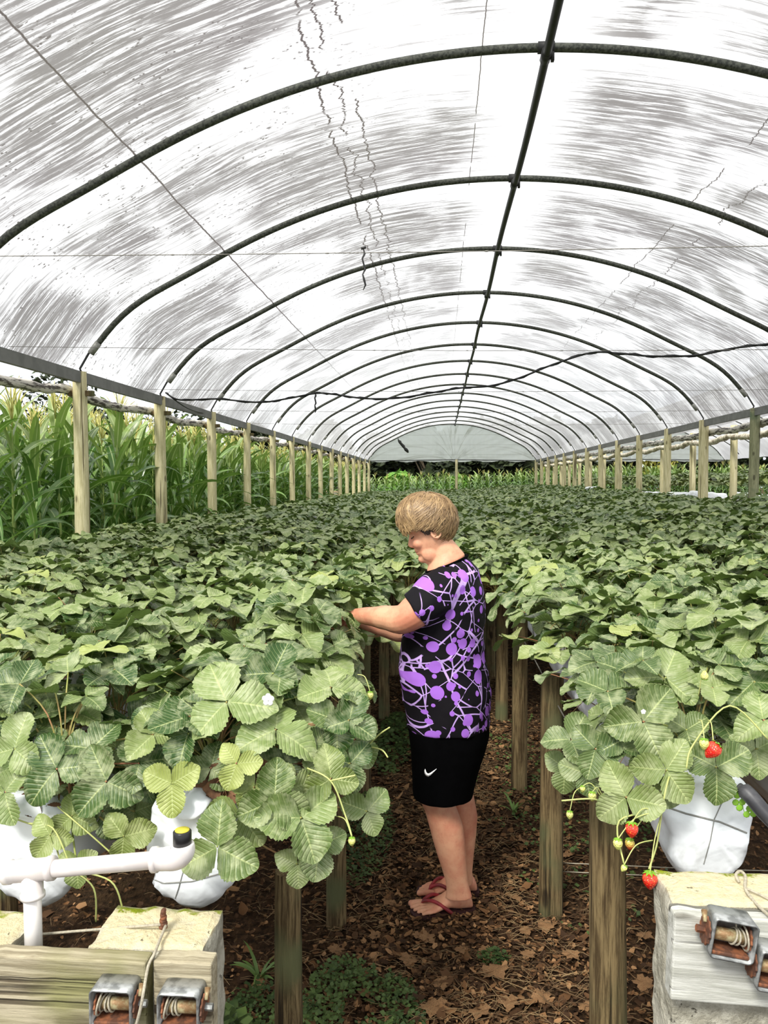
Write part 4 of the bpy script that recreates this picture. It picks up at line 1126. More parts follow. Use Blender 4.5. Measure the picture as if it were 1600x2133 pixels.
# ---------------------------------------------------------------- the nearest plants, leaf by leaf
def hero_plant(crown, label, leaves, seed, fill=10, fillr=0.15, fz=(0.04, 0.22)):
    """leaves: (px, py, Y, length_m, image angle of the middle leaflet deg, tilt to camera 0..1, yellow)"""
    rg = random.Random(seed); root = empty('strawberry_plant', crown, label, 'strawberry plant')
    C = Vector(crown); qb = QB(); st = MB()
    for (px, py, Y, L, ang, tilt, yel) in leaves:
        P = at(px, py, Y) - C
        side = math.atan2(P.x, 0.25) * 0.35
        n = Vector((math.sin(side) + rg.gauss(0, .05), -math.sin(tilt * PI / 2), math.cos(tilt * PI / 2) + 0.05)).normalized()
        a = math.radians(ang)
        # direction in the leaf plane whose picture direction is the wanted one
        dimg = Vector((math.cos(a), 0, math.sin(a)))
        # in-plane axes: ex ~ right, ey ~ up the leaf plane
        ex = (Vector((1, 0, 0)) - n * n.x).normalized(); ey = n.cross(ex)
        fs_ = max(0.35, math.sin(tilt * PI / 2 * 0.8 + 0.25))
        d = ex * math.cos(a) + ey * math.sin(a)
        trifoliate(qb, P, d, n, L * 1.2, 2, rg, yel, spread=2.0, fold=rg.uniform(0.3, 1.0))
        petiole(st, (rg.uniform(-.03, .03), rg.uniform(-.02, .02), 0), P, 0.0022, 7)
    for k in range(fill):
        a = rg.uniform(0, 2 * PI); r = fillr * math.sqrt(rg.random()); c = (r * math.cos(a), abs(r * math.sin(a)) * 0.8 + 0.03, rg.uniform(*fz))
        trifoliate(qb, c, (math.cos(a), math.sin(a), 0), (rg.gauss(0, .3), -0.2 + rg.gauss(0, .3), 1), rg.uniform(0.06, 0.085), 2, rg)
        petiole(st, (0, 0, 0), c, 0.002, 6)
    qb.build('foliage', M['leaf'], root); st.build('stems', M['petiole'], root)
    mb = MB(); mb.ball((0, 0, -0.01), (0.03, 0.025, 0.02), 10, 6); mb.build('crown', M['dry'], root)
    return root
h1 = hero_plant((-0.555, 1.80, 0.99), 'big strawberry plant over the white bag at the aisle, west side, with yellowing leaves', [
    (472, 1462, 1.74, 0.098, 120, 0.55, 0.0), (392, 1528, 1.72, 0.066, -95, 0.55, 0), (575, 1520, 1.74, 0.085, -20, 0.30, 0.0),
    (358, 1632, 1.66, 0.058, -85, 0.85, 0.55), (493, 1590, 1.66, 0.050, -110, 0.9, 0.55), (572, 1668, 1.64, 0.074, 85, 0.8, 0.1),
    (628, 1704, 1.64, 0.082, -70, 0.75, 0.0), (453, 1764, 1.60, 0.080, -30, 0.85, 0.05), (500, 1695, 1.66, 0.066, 60, 0.8, 0.12), (690, 1622, 1.70, 0.060, 100, 0.8, 0.25),
    (728, 1500, 1.80, 0.06, -35, 0.6, 0), (690, 1432, 1.85, 0.085, 110, 0.25, 0.05), (570, 1402, 1.85, 0.068, 75, 0.6, 0), (530, 1640, 1.68, 0.056, -100, 0.9, 0.3),
    (648, 1560, 1.76, 0.06, -60, 0.5, 0.0), (730, 1590, 1.78, 0.055, -70, 0.8, 0), (665, 1760, 1.66, 0.06, -100, 0.9, 0.0), (610, 1640, 1.7, 0.06, 20, 0.7, 0.1), (765, 1690, 1.8, 0.055, 45, 0.8, 0), (420, 1490, 1.76, 0.06, 150, 0.5, 0), (330, 1480, 1.80, 0.06, 100, 0.4, 0), (590, 1590, 1.74, 0.06, 60, 0.6, 0), (440, 1600, 1.72, 0.055, 80, 0.7, 0), (740, 1540, 1.84, 0.06, -60, 0.8, 0), (700, 1500, 1.80, 0.065, -80, 0.7, 0), (620, 1800, 1.70, 0.05, -90, 0.9, 0), (300, 1620, 1.74, 0.05, 180, 0.8, 0)], 41, 24, 0.17, (-0.02, 0.22))
h2 = hero_plant((-0.90, 1.76, 0.985), 'big strawberry plant with long arching stems at the lower west picture edge', [
    (118, 1602, 1.68, 0.078, 125, 0.7, 0), (222, 1628, 1.68, 0.076, -130, 0.8, 0), (258, 1742, 1.64, 0.055, 15, 0.9, 0.3), (30, 1560, 1.70, 0.07, 80, 0.7, 0), (290, 1590, 1.72, 0.066, 20, 0.5, 0),
    (190, 1560, 1.72, 0.07, 60, 0.4, 0), (90, 1650, 1.74, 0.06, -70, 0.8, 0), (330, 1600, 1.76, 0.06, -90, 0.8, 0), (240, 1560, 1.80, 0.07, 100, 0.5, 0), (20, 1440, 1.84, 0.075, 60, 0.3, 0), (150, 1480, 1.84, 0.07, 100, 0.3, 0), (160, 1640, 1.76, 0.06, -90, 0.9, 0), (60, 1500, 1.78, 0.075, 30, 0.25, 0), (10, 1650, 1.66, 0.06, -60, 0.8, 0), (150, 1700, 1.68, 0.05, -20, 0.8, 0.15), (215, 1690, 1.70, 0.06, -60, 0.9, 0), (320, 1530, 1.76, 0.06, -120, 0.5, 0.1),
    (105, 1740, 1.64, 0.045, -120, 0.9, 0.2), (160, 1800, 1.62, 0.04, -80, 0.9, 0.1), (280, 1690, 1.75, 0.055, -90, 0.8, 0), (245, 1660, 1.78, 0.06, -60, 0.8, 0)], 42, 24, 0.18, (-0.02, 0.22))
h3 = hero_plant((-1.22, 1.80, 0.985), 'strawberry plant half cut off by the west picture edge above the white pipe', [
    (40, 1440, 1.95, 0.08, 60, 0.3, 0), (10, 1500, 1.85, 0.07, 0, 0.5, 0)], 43, 12, 0.2)
h4 = hero_plant((0.60, 1.86, 1.03), 'strawberry plant with red fruit over the nearest white bag, east of the aisle', [
    (1340, 1503, 1.72, 0.080, -65, 0.75, 0.08), (1388, 1604, 1.66, 0.062, -60, 0.9, 0.08), (1492, 1598, 1.66, 0.068, -90, 0.85, 0.05), (1304, 1661, 1.62, 0.064, 110, 0.85, 0.12), (1485, 1432, 1.84, 0.06, 20, 0.25, 0.05),
    (1240, 1560, 1.74, 0.06, -110, 0.8, 0), (1190, 1540, 1.80, 0.06, 170, 0.5, 0), (1265, 1440, 1.85, 0.07, 20, 0.2, 0), (1385, 1410, 1.88, 0.075, 60, 0.6, 0), (1430, 1520, 1.78, 0.055, 30, 0.6, 0.1), (1340, 1560, 1.72, 0.05, -100, 0.9, 0), (1218, 1610, 1.75, 0.05, -80, 0.9, 0), (1370, 1650, 1.68, 0.04, -20, 0.9, 0.1), (1300, 1400, 1.95, 0.07, 130, 0.3, 0), (1178, 1600, 1.85, 0.05, -100, 0.9, 0.0), (1300, 1540, 1.74, 0.05, 200, 0.5, 0)], 44, 14)
h5 = hero_plant((0.95, 1.82, 1.03), 'strawberry plant cut off by the east picture edge above the black hose', [
    (1570, 1420, 1.86, 0.075, 100, 0.4, 0), (1590, 1500, 1.76, 0.065, 200, 0.5, 0), (1575, 1560, 1.80, 0.055, -90, 0.7, 0), (1540, 1470, 1.9, 0.06, 150, 0.4, 0)], 45, 10)
# fruit and flowers, each on its stalk
def fruit(root, px, py, Y, size_px, kind, label, top=None, rot=None):
    p = at(px, py, Y); s = size_px * Y / 1600
    o = berry_parts(root, p, s, kind, label)
    if rot: o.rotation_euler = rot
    st = MB(); q = (at(*top) if top else p + Vector((0.03, 0.05, 0.12))) - root.location
    p0 = p - root.location + Vector((0, 0, s * 0.45))
    st.tube(smooth_pts([p0, p0.lerp(q, 0.4) + Vector((0, 0, 0.02)), q], 5), 0.0012, 6); st.build('fruit_stalk', M['runner'], root)
fruit(h4, 1486, 1561, 1.60, 32, 'berry', 'ripe red strawberry above the bag', (1475, 1500, 1.68), (0, 0.7, 0))
fruit(h4, 1467, 1549, 1.60, 20, 'berry_pale', 'pale unripe strawberry', (1455, 1500, 1.68))
fruit(h4, 1316, 1727, 1.58, 27, 'berry', 'red strawberry hanging before the post', (1370, 1690, 1.62))
fruit(h4, 1312, 1757, 1.60, 20, 'berry_half', 'small half-ripe strawberry', (1380, 1692, 1.62))
fruit(h4, 1287, 1757, 1.57, 20, 'berry_pale', 'pale unripe strawberry', (1375, 1690, 1.61))
fruit(h4, 1354, 1832, 1.55, 31, 'berry', 'red strawberry beside the concrete block', (1378, 1695, 1.62))
fruit(h4, 1214, 1643, 1.70, 12, 'berry_pale', None, (1260, 1672, 1.70))
fruit(h4, 1234, 1658, 1.69, 17, 'berry_pale', None, (1262, 1674, 1.70))
fruit(h4, 1187, 1697, 1.72, 15, 'berry_pale', None, (1210, 1640, 1.74))
fruit(h4, 1468, 1408, 1.74, 16, 'berry_pale', None, (1455, 1450, 1.76), (0, PI, 0))
fruit(h4, 1300, 1808, 1.56, 13, 'berry_pale', None, (1360, 1750, 1.60), (0, 0.6, 0))
fruit(h1, 733, 1752, 1.62, 16, 'berry_pale', 'pale unripe strawberry', (700, 1700, 1.66))
fruit(h1, 771, 1448, 1.90, 15, 'berry_pale', None, (745, 1405, 1.92))
for pts, root in (([(1380, 1692, 1.61), (1290, 1780 - 70, 1.60), (1300, 1800, 1.57)], h4), ([(1262, 1672, 1.66), (1230, 1664, 1.65), (1170, 1668, 1.66)], h4), ([(1378, 1695, 1.61), (1368, 1760, 1.60), (1352, 1810, 1.56)], h4), ([(1430, 1600, 1.62), (1445, 1550, 1.64), (1520, 1470, 1.70), (1600, 1540, 1.70)], h4), ([(1378, 1692, 1.61), (1388, 1640, 1.62), (1400, 1600, 1.70)], h4),
                  ([(765, 1555, 1.85), (790, 1530, 1.83), (812, 1515, 1.82)], h1), ([(765, 1555, 1.85), (795, 1562, 1.83), (808, 1578, 1.82)], h1), ([(690, 1626, 1.66), (740, 1615, 1.66)], h1), ([(640, 1600, 1.68), (690, 1628, 1.66), (720, 1700, 1.64), (733, 1742, 1.62)], h1),
                  ([(60, 1715, 1.66), (110, 1725, 1.64), (145, 1800, 1.62)], h2), ([(30, 1705, 1.68), (100, 1735, 1.66), (125, 1790, 1.64)], h2), ([(120, 1680, 1.68), (190, 1740, 1.66), (235, 1780, 1.66)], h2), ([(150, 1812, 1.60), (230, 1835, 1.60), (255, 1890, 1.60)], h2), ([(150, 1812, 1.60), (195, 1850, 1.6), (200, 1920, 1.6)], h2)):
    mb = MB(); mb.tube(smooth_pts([at(*p) - root.location for p in pts], 6), 0.0019, 6); mb.build('runner', M['runner'], root)
def flower(root, px, py, Y, size_px):
    s = size_px * Y / 1600; mb = MB(); c = at(px, py, Y) - root.location
    for k in range(5):
        a = 2 * PI * k / 5 + 0.3; mb.ball(c + Vector((math.cos(a) * s * .3, -0.002, math.sin(a) * s * .3)), (s * .24, s * .05, s * .24), 8, 6)
    mb.ball(c + Vector((0, -s * .08, 0)), s * .12, 8, 5); mb.build('flower', M['petal'], root)['label'] = 'small white flower'
flower(h1, 559, 1457, 1.66, 26); flower(h1, 552, 1412, 1.85, 8); flower(h4, 1340, 1482, 1.70, 10)
# withered leaves at the base of plants 1 and 2
for root, pts in ((h2, [(135, 1690), (95, 1712), (75, 1660), (30, 1700)]), (h1, [(470, 1640), (440, 1625), (520, 1600)])):
    qb = QB(); rg_ = random.Random(3)
    for px, py in pts:
        trifoliate(qb, at(px, py, 1.72) - root.location, (rg_.gauss(0, 1), -0.3, -1), (rg_.gauss(0, .5), -1, 0.3), 0.05, 2, rg_, fold=1.2)
    qb.build('withered_leaves', M['dry'], root)
# clover sprig on the east bag
mb = MB()
for px, py in ((1532, 1650), (1540, 1675), (1562, 1692)):
    c = at(px, py, 1.66)
    for k in range(3):
        a = 2 * PI * k / 3 + px; mb.ball(c + Vector((math.cos(a) * .008, 0, math.sin(a) * .008)), (0.0075, 0.001, 0.0075), 8, 4)
mb.tube(smooth_pts([at(1535, 1640, 1.67), at(1545, 1665, 1.665), at(1550, 1690, 1.665), at(1562, 1697, 1.665)], 4), 0.0008, 5)
tag(mb.build('clover_sprig', M['clover']), 'small clover sprig clinging to the east white bag below the hose', 'clover')

# ================================================================ corn
def ribbon(qb, P, w, rg, yel=0.0, rnd=None, vfold=0.25):
    """arched strap leaf along points P with half width profile"""
    P = [np.array(p, float) for p in P]; n = len(P); V = []; U = []
    side0 = np.cross(P[1] - P[0], [0, 0, 1]); side0 /= (np.linalg.norm(side0) + 1e-9)
    tw = rg.uniform(-0.9, 0.9)
    for i, p in enumerate(P):
        t = i / (n - 1); tg = P[min(i + 1, n - 1)] - P[max(i - 1, 0)]; tg /= np.linalg.norm(tg) + 1e-9
        s = side0 - tg * side0.dot(tg); s /= np.linalg.norm(s) + 1e-9; up = np.cross(s, tg)
        a = tw * t; s2 = s * math.cos(a) + up * math.sin(a); up2 = np.cross(s2, tg)
        ww = w * (0.55 + 0.45 * math.sin(min(1, t * 2.2) * PI / 2)) * (1 - t ** 2.6) + 0.001
        for k in (-1, 0, 1):
            V.append(p + s2 * k * ww + up2 * abs(k) * ww * vfold + up2 * (0.10 * ww * math.sin(t * 16 + k) if k else 0)); U.append((0.5 + 0.5 * k, t))
    Q = [(i * 3 + k, i * 3 + k + 1, (i + 1) * 3 + k + 1, (i + 1) * 3 + k) for i in range(n - 1) for k in (0, 1)]
    qb.add(np.array(V), np.array(Q), np.array(U), rg.random() if rnd is None else rnd, yel)
def corn_variant(seed, h=2.15, nseg=9):
    rg = random.Random(seed); qb = QB(); st = MB(); ta = MB()
    bend = (rg.uniform(-.06, .06), rg.uniform(-.06, .06))
    def sp(z): t = z / h; return (bend[0] * t * t, bend[1] * t * t, z)
    st.tube([sp(h * q / 6) for q in range(7)], [0.016, 0.015, 0.014, 0.012, 0.010, 0.008, 0.006], 7)
    nl = 17; az = rg.uniform(0, 6.28)
    for k in range(nl):
        z = 0.12 + (h - 0.25) * k / (nl - 1); a = az + PI * k + rg.uniform(-.5, .5); t = k / (nl - 1)
        L = (0.95 - 0.35 * abs(t - 0.45) * 2) * rg.uniform(0.8, 1.1)
        el = 0.5 + 0.75 * t + rg.uniform(-.2, .2); curl = (3.4 - 2.2 * t) * rg.uniform(0.6, 1.25)
        P = [np.array(sp(z))]; e = el
        for q in range(nseg):
            stp = L / nseg; P.append(P[-1] + np.array([math.cos(a) * math.cos(e), math.sin(a) * math.cos(e), math.sin(e)]) * stp)
            e -= curl / nseg * (0.5 + q / nseg); a += rg.uniform(-.03, .03)
        ribbon(qb, P, rg.uniform(0.042, 0.058), rg, yel=(rg.uniform(0.5, 1) if t < 0.18 and rg.random() < 0.4 else max(0, t - 0.75) * 0.8), rnd=min(1, 0.25 + 0.6 * t * rg.random() + 0.2 * rg.random()))
    for k in range(7):
        a = rg.uniform(0, 6.28); s = rg.uniform(0.04, 0.10); z0 = h - 0.03 + 0.02 * k; l = rg.uniform(0.18, 0.3)
        b0_ = Vector(sp(h)) + Vector((0, 0, 0.018 * k)) if k else Vector(sp(h)); l = 0.36 if k == 0 else l; s = 0.01 if k == 0 else s
        ta.tube([b0_, b0_ + Vector((math.cos(a) * s * .6, math.sin(a) * s * .6, l * .6)), b0_ + Vector((math.cos(a) * s * 1.5, math.sin(a) * s * 1.5, l))], [0.004, 0.006, 0.003], 4)
    return qb, st, ta
CV = []
for s in range(6):
    qb, st, ta = corn_variant(500 + s); CV.append((qb, st, ta, qb.mesh('leaves', M['corn_leaf']), st.mesh('stalk', M['stalk']), ta.mesh('tassel', M['tassel'])))
rc = random.Random(21)
def corn_at(x, y, label, group, s=1.0):
    v = CV[rc.randrange(6)]
    root = empty('corn_plant', (x, y, gz(x, y)), label, 'corn plant', group)
    root.rotation_euler = (rc.uniform(-.05, .05), rc.uniform(-.05, .05), rc.uniform(0, 6.28)); k = s * rc.uniform(0.96, 1.12); root.scale = (k, k, k)
    for me, nm in ((v[3], 'leaves'), (v[4], 'stalk'), (v[5], 'tassel')):
        o = bpy.data.objects.new(nm, me); COL.objects.link(o); o.parent = root
ind = []; rest = []
for r in range(12):
    x = -3.85 - 0.55 * r; y = 6.2 + 0.1 * (r % 2)
    while y < 37.5:
        xx = x + rc.uniform(-.1, .1); yy = y + rc.uniform(-.08, .08)
        y += 0.24
        if 26.5 < yy < 33.5 and xx > -6.5: continue
        if not seen((xx, yy, 1.8), 120): continue
        (ind if (r == 0 and yy < 26) or (r == 1 and yy < 21) or (r == 2 and yy < 14.5) else rest).append((xx, yy))
print('corn west', len(ind), len(rest))
for x, y in ind:
    bay = int((y - HOOPS[1]) // DY); line_ = int(round((-3.85 - x) / 0.55)); lw = ['front', 'second', 'third'][max(0, min(2, line_))]
    wh = 'before the first west post' if bay < 0 else f'between the {ORD[bay]} and {ORD[bay + 1]} west posts'
    corn_at(x, y, f'tall tasselled corn plant in the {lw} line, {wh}', f'corn in the {lw} line {wh}')
far = []
for r in range(4):
    x = -6.5
    while x < 21:
        far.append((x + rc.uniform(-.08, .08), 38.4 + 0.7 * r + rc.uniform(-.1, .1), r)); x += 0.33
nfar = 0
for x, y, r in far:
    if r == 0 and seen((x, y, 1.8), 30) and nfar < 95:
        corn_at(x, y, 'short corn plant in the front line of the far corn, behind the tunnel end', 'corn behind the far end', 0.80); nfar += 1
    elif r: rest.append((x, y))
print('corn ind', len(ind) + nfar)
mass = QB()
for x, y in rest:
    v = CV[rc.randrange(6)][0]; far_s = 0.80 if y > 38 else 1.0
    R = rz_np(rc.uniform(0, 6.28)); k = far_s * rc.uniform(0.92, 1.08)
    V = np.concatenate(v.V); mass.V.append((V * k) @ R.T + np.array([x, y, gz(x, y)])); mass.Q.append(np.concatenate(v.Q) + mass.n); mass.U.append(np.concatenate(v.U)); mass.R.append(np.concatenate(v.R)); mass.Y.append(np.concatenate(v.Y)); mass.n += len(V)
o = tag(mass.build('corn_plants', M['corn_leaf']), 'rest of the corn field, rows behind the front plants', 'corn', kind='stuff')
tm = MB()
for x, y in rest:
    if y > 38: continue
    v = CV[rc.randrange(6)][2]; k = rc.uniform(0.95, 1.08); tm.add([(a * k + x, b * k + y, c * k + gz(x, y)) for a, b, c in v.v], v.f)
tt = tm.build('tassels', M['tassel'], o)
tt['kind'] = 'stuff'

# ================================================================ litter, weeds
rl = random.Random(9); qb = QB()
def frag(x, y, s, curl):
    n = rl.choice((5, 6, 7)) if s > 0.03 else 4
    a0 = rl.uniform(0, 6.28); z = gz(x, y) + 0.004 + rl.uniform(0, 0.012)
    # leaf fragment as a 2x2 quad patch with ragged rim
    V = []
    tilt = (rl.gauss(0, .25), rl.gauss(0, .25))
    for j in (-1, 0, 1):
        for i in (-1, 0, 1):
            r = rl.uniform(0.6, 1.15); px = i * s * 0.5 * r * (0.6 if j else 1); py = j * s * 0.75 * r * (0.8 if i else 1)
            V.append((x + px * math.cos(a0) - py * math.sin(a0), y + px * math.sin(a0) + py * math.cos(a0), z + curl * s * (px * px + py * py) / (s * s) + tilt[0] * px + tilt[1] * py + 0.1 * s * abs(i)))
    qb.add(np.array(V), np.array([[0, 1, 4, 3], [1, 2, 5, 4], [3, 4, 7, 6], [4, 5, 8, 7]]), np.zeros((9, 2)), rl.random() ** 1.4)
for k in range(42000):
    y = 1.5 + 7.5 * rl.random() ** 1.5; x = rl.uniform(-1.7, 1.9) if rl.random() < 0.35 else rl.gauss(0.05, 0.38)
    if not seen((x, y, 0), 20): continue
    frag(x, y, rl.uniform(0.007, 0.022) if rl.random() < 0.965 else rl.uniform(0.025, 0.045), rl.uniform(-.5, 0.9))
tag(qb.build('leaf_litter', M['litter']), 'layer of small brown dry leaf fragments over the aisle floor', 'leaf litter', kind='stuff')
M['straw'] = simple('straw_twig', (156, 130, 92), 0.8, scale=5, rgb2=(92, 70, 46))
mb = MB()
for k in range(9000):
    y = 1.5 + 6.0 * rl.random() ** 1.4; x = rl.gauss(0.05, 0.5)
    if not seen((x, y, 0), 20): continue
    a = rl.gauss(0.1, 0.9); l = rl.uniform(0.012, 0.05) if k > 60 else rl.uniform(0.08, 0.22); z = gz(x, y) + 0.012 + rl.uniform(0, 0.014)
    if x * x < 0.04 and abs(y - 3) < 0.3: z = 0.004
    dx, dy = math.cos(a) * l, math.sin(a) * l; b = rl.uniform(-.25, .25) * l
    mb.tube([(x - dx, y - dy, z - 0.004), (x - dy * b / l, y + dx * b / l, z + rl.uniform(0, 0.008)), (x + dx, y + dy, z - 0.002)], 0.0009 if k > 60 else 0.0014, 3, False)
tag(mb.build('straw_litter', M['straw']), 'scattered thin straw and twigs lying on the aisle floor', 'straw', kind='stuff')
# larger lobed dry leaves: countable, each its own thing
def maple():
    P = []; N = 26
    for i in range(N):
        a = 2 * PI * i / N; r = 0.55 + 0.35 * abs(math.cos(2.5 * a)) + (0.1 if i % 2 else -0.05)
        P.append((r * math.cos(a), r * math.sin(a), 0.25 * math.cos(a * 3) * r * r * 0.6))
    mb = MB(); mb.add([(0, 0, 0)] + P, [(0, 1 + i, 1 + (i + 1) % N) for i in range(N)]); mb.tube([(0, 0, 0), (-0.8, -0.1, 0.1), (-1.3, 0.1, 0.05)], 0.03, 4); return mb
M['dryleaf'] = simple('tan_dry_leaf', (158, 122, 82), 0.8, scale=30, rgb2=(96, 66, 42))
dl = maple().mesh('dry_leaf', M['dryleaf'])
spots = [(1030, 2035, .055), (1135, 1940, .04), (1095, 1950, .03), (850, 2010, .04), (905, 2110, .05), (1030, 2000, .03), (780, 1960, .03), (1180, 1790, .03), (1060, 2100, .045), (1130, 2090, .04), (960, 1990, .03), (870, 1960, .025), (920, 2060, .035), (1000, 2120, .04), (1190, 2000, .035), (1340, 2060, .04), (760, 2080, .03), (810, 1890, .03), (1075, 1880, .03), (1090, 1760, .03), (1010, 1990, .025), (890, 1905 + 60, .035), (1100, 2000, .03), (700, 1990, .035), (1345, 1960, .035), (830, 1700, .03), (1220, 2110, .03)]
for px, py, s in spots:
    d = RC @ Vector(((px - 800) / F, (1066.5 - py) / F, -1)); t = -CAM_Z / d.z; p = Vector((0, 0, CAM_Z)) + d * t
    o = bpy.data.objects.new('dry_leaf', dl); COL.objects.link(o); o.location = (p.x, p.y, 0.022); o.scale = (s, s, s); o.rotation_euler = (rl.uniform(-.2, .2), rl.uniform(-.2, .2), rl.uniform(0, 6.28))
    tag(o, 'lobed tan dry leaf lying on the aisle floor litter', 'dry leaf', 'larger dry leaves on the aisle floor')
def weed(name, cx, cy, rx, ry, n, size, label, hgt=0.05, seed=0):
    r = random.Random(seed); qb = QB()
    for _ in range(n):
        a = r.uniform(0, 6.28); q = math.sqrt(r.random()); x = cx + rx * q * math.cos(a); y = cy + ry * q * math.sin(a)
        if n > 2000 and mnoise.noise(Vector((x * 5.5, y * 5.5, seed))) + 0.25 - 0.5 * q * q < 0.0: continue
        z = gz(x, y) + hgt * r.random() * (1.1 - q * q) + 0.008; s = size * r.uniform(0.6, 1.3)
        b = r.uniform(0, 6.28); n_ = np.array([r.gauss(0, .4), r.gauss(0, .4) - 0.2, 1]); R = frame(np.array([math.cos(b), math.sin(b), 0.2]), n_)
        V = np.array([(0, 0, 0), (-0.42, 0.5, 0.05), (0, 1, 0), (0.42, 0.5, 0.05)]) * s
        qb.add(V @ R.T + np.array([x, y, z]), np.array([[0, 3, 2, 1]]), np.zeros((4, 2)), r.random())
    tag(qb.build(name, M['weed']), label, 'weeds', kind='stuff')
weed('low_weeds', -0.40, 2.25, 0.36, 0.50, 8200, 0.016, 'spreading patch of small-leaved green weeds beside the nearest west bed post', 0.07, 1)
weed('low_weeds', -0.62, 1.95, 0.16, 0.3, 1800, 0.035, 'taller weeds growing beside the west concrete block', 0.2, 2)
weed('low_weeds', 0.19, 2.66, 0.05, 0.04, 260, 0.016, 'small green weed tuft in the middle of the aisle floor', 0.03, 3)
weed('low_weeds', -0.36, 3.6, 0.14, 0.5, 1500, 0.018, 'dark green weeds around the west bed posts behind the nearest ones', 0.06, 4)
weed('low_weeds', 0.62, 4.2, 0.5, 1.4, 2200, 0.022, 'dark green weeds on the floor under the east bed', 0.06, 5)
weed('low_weeds', -0.30, 4.9, 0.12, 0.6, 900, 0.03, 'leafy weeds by the west bed posts further up the aisle', 0.08, 6)
weed('low_weeds', -0.10, 2.02, 0.13, 0.12, 700, 0.014, 'small green weed mat at the lower picture edge of the aisle', 0.03, 7)
qb = QB()
rgb = random.Random(4)
for (px, py, n) in ((1070, 1700, 8), (540, 2050, 10)):
    d = RC @ Vector(((px - 800) / F, (1066.5 - py) / F, -1)); t = -CAM_Z / d.z; p = Vector((0, 0, CAM_Z)) + d * t
    qb = QB()
    for _ in range(n):
        a = rgb.uniform(0, 6.28); L = rgb.uniform(0.08, 0.2); e = 1.2; P = [np.array([p.x, p.y, 0.0])]
        for q in range(6):
            P.append(P[-1] + np.array([math.cos(a) * math.cos(e), math.sin(a) * math.cos(e), math.sin(e)]) * L / 6); e -= 0.25
        ribbon(qb, P, 0.006, rgb)
    tag(qb.build('grass_tuft', M['grass']), 'small grass tuft on the aisle floor by the ' + ('east bed posts' if px > 900 else 'west bed post'), 'grass tuft')

# ================================================================ the woman picking in the aisle
PY = 2.96
wroot = empty('person', (at(930, 1890, PY).x, PY, 0), 'woman in a purple-dotted black top and black shorts bending over the plants, facing west', 'person')
def bake(mb, name, mat, voxel, smooth_it=4, disp=None, fac=0.5):
    o = mb.build(name, mat)
    m = o.modifiers.new('r', 'REMESH'); m.mode = 'VOXEL'; m.voxel_size = voxel; m.use_smooth_shade = True
    s = o.modifiers.new('s', 'SMOOTH'); s.iterations = smooth_it; s.factor = fac
    dg = bpy.context.evaluated_depsgraph_get(); dg.update()
    me = bpy.data.meshes.new_from_object(o.evaluated_get(dg))
    if disp:
        n = len(me.vertices); co = np.empty(n * 3); me.vertices.foreach_get('co', co); co = co.reshape(-1, 3)
        no = np.empty(n * 3); me.vertices.foreach_get('normal', no); no = no.reshape(-1, 3)
        for i in range(n): co[i] += no[i] * disp(co[i])
        me.vertices.foreach_set('co', co.ravel())
    old = o.data; o.modifiers.clear(); o.data = me; bpy.data.meshes.remove(old)
    me.materials.clear(); me.materials.append(mat); me.name = name
    me.polygons.foreach_set('use_smooth', [True] * len(me.polygons)); me.update()
    L = wroot.location; me.transform(Matrix.Translation(-L)); o.parent = wroot
    return o
def ring(xf, yf, xb, yb, hd, Y=PY, n=36, e=0.86):
    """closed ring: front and back points in picture pixels, half depth hd along the view"""
    a = at(xf, yf, Y); b = at(xb, yb, Y); c = (a + b) / 2; h = (b - a) / 2; R = []
    for k in range(n):
        q = 2 * PI * k / n; cq, sq = math.cos(q), math.sin(q)
        R.append(c + h * math.copysign(abs(cq) ** e, cq) + Vector((0, hd * math.copysign(abs(sq) ** e, sq), 0)))
    return R
def limb(mb, P, n=18, ends=True):
    """P: (px,py,Y,r)"""
    pts = [at(a, b, c) for a, b, c, r in P]; sp = smooth_pts(pts, 5); rs = []
    m = len(P)
    for i in range(len(sp)):
        t = i / 5; k = min(int(t), m - 2); f = t - k; f = f * f * (3 - 2 * f); rs.append(P[k][3] * (1 - f) + P[k + 1][3] * f)
    mb.tube(sp, rs, n)
    if ends: mb.ball(sp[0], rs[0], 16, 10); mb.ball(sp[-1], rs[-1], 16, 10)

body = MB()
torso = [(893, 1194, 960, 1168, .06), (886, 1214, 970, 1192, .09), (874, 1236, 985, 1216, .138), (860, 1255, 998, 1240, .172), (852, 1300, 1000, 1300, .165), (848, 1350, 1000, 1350, .160), (846, 1400, 1006, 1400, .165), (850, 1450, 1010, 1450, .175), (856, 1500, 1008, 1500, .175), (862, 1550, 1000, 1550, .165), (868, 1585, 985, 1585, .15)]
body.loft([ring(*t[:4], t[4]) for t in torso])
neck = [(905, 1128, 934, 1105, .045), (898, 1150, 941, 1122, .055), (894, 1168, 953, 1136, .060), (890, 1186, 968, 1154, .075), (888, 1200, 970, 1172, .078)]
body.loft([ring(*t[:4], t[4], e=1.0) for t in neck])
nearleg = [(1540, 862, 985, .095), (1600, 868, 968, .082), (1640, 872, 946, .068), (1662, 874, 943, .063), (1690, 886, 954, .061), (1720, 894, 965, .061), (1750, 902, 969, .058), (1780, 911, 971, .052), (1810, 921, 973, .044), (1835, 928, 975, .038), (1852, 930, 979, .036), (1868, 928, 984, .036)]
farleg = [(1540, 890, 1005, .095), (1600, 912, 992, .08), (1640, 915, 982, .066), (1662, 918, 988, .062), (1700, 926, 995, .060), (1740, 934, 992, .054), (1780, 941, 987, .045), (1815, 945, 984, .036), (1840, 946, 985, .035)]
NY, FY = 2.93, 3.06
body.loft([ring(a, y, b, y, d, NY, 28, 1.0) for y, a, b, d in nearleg])
body.loft([ring(a, y, b, y, d, FY, 28, 1.0) for y, a, b, d in farleg])
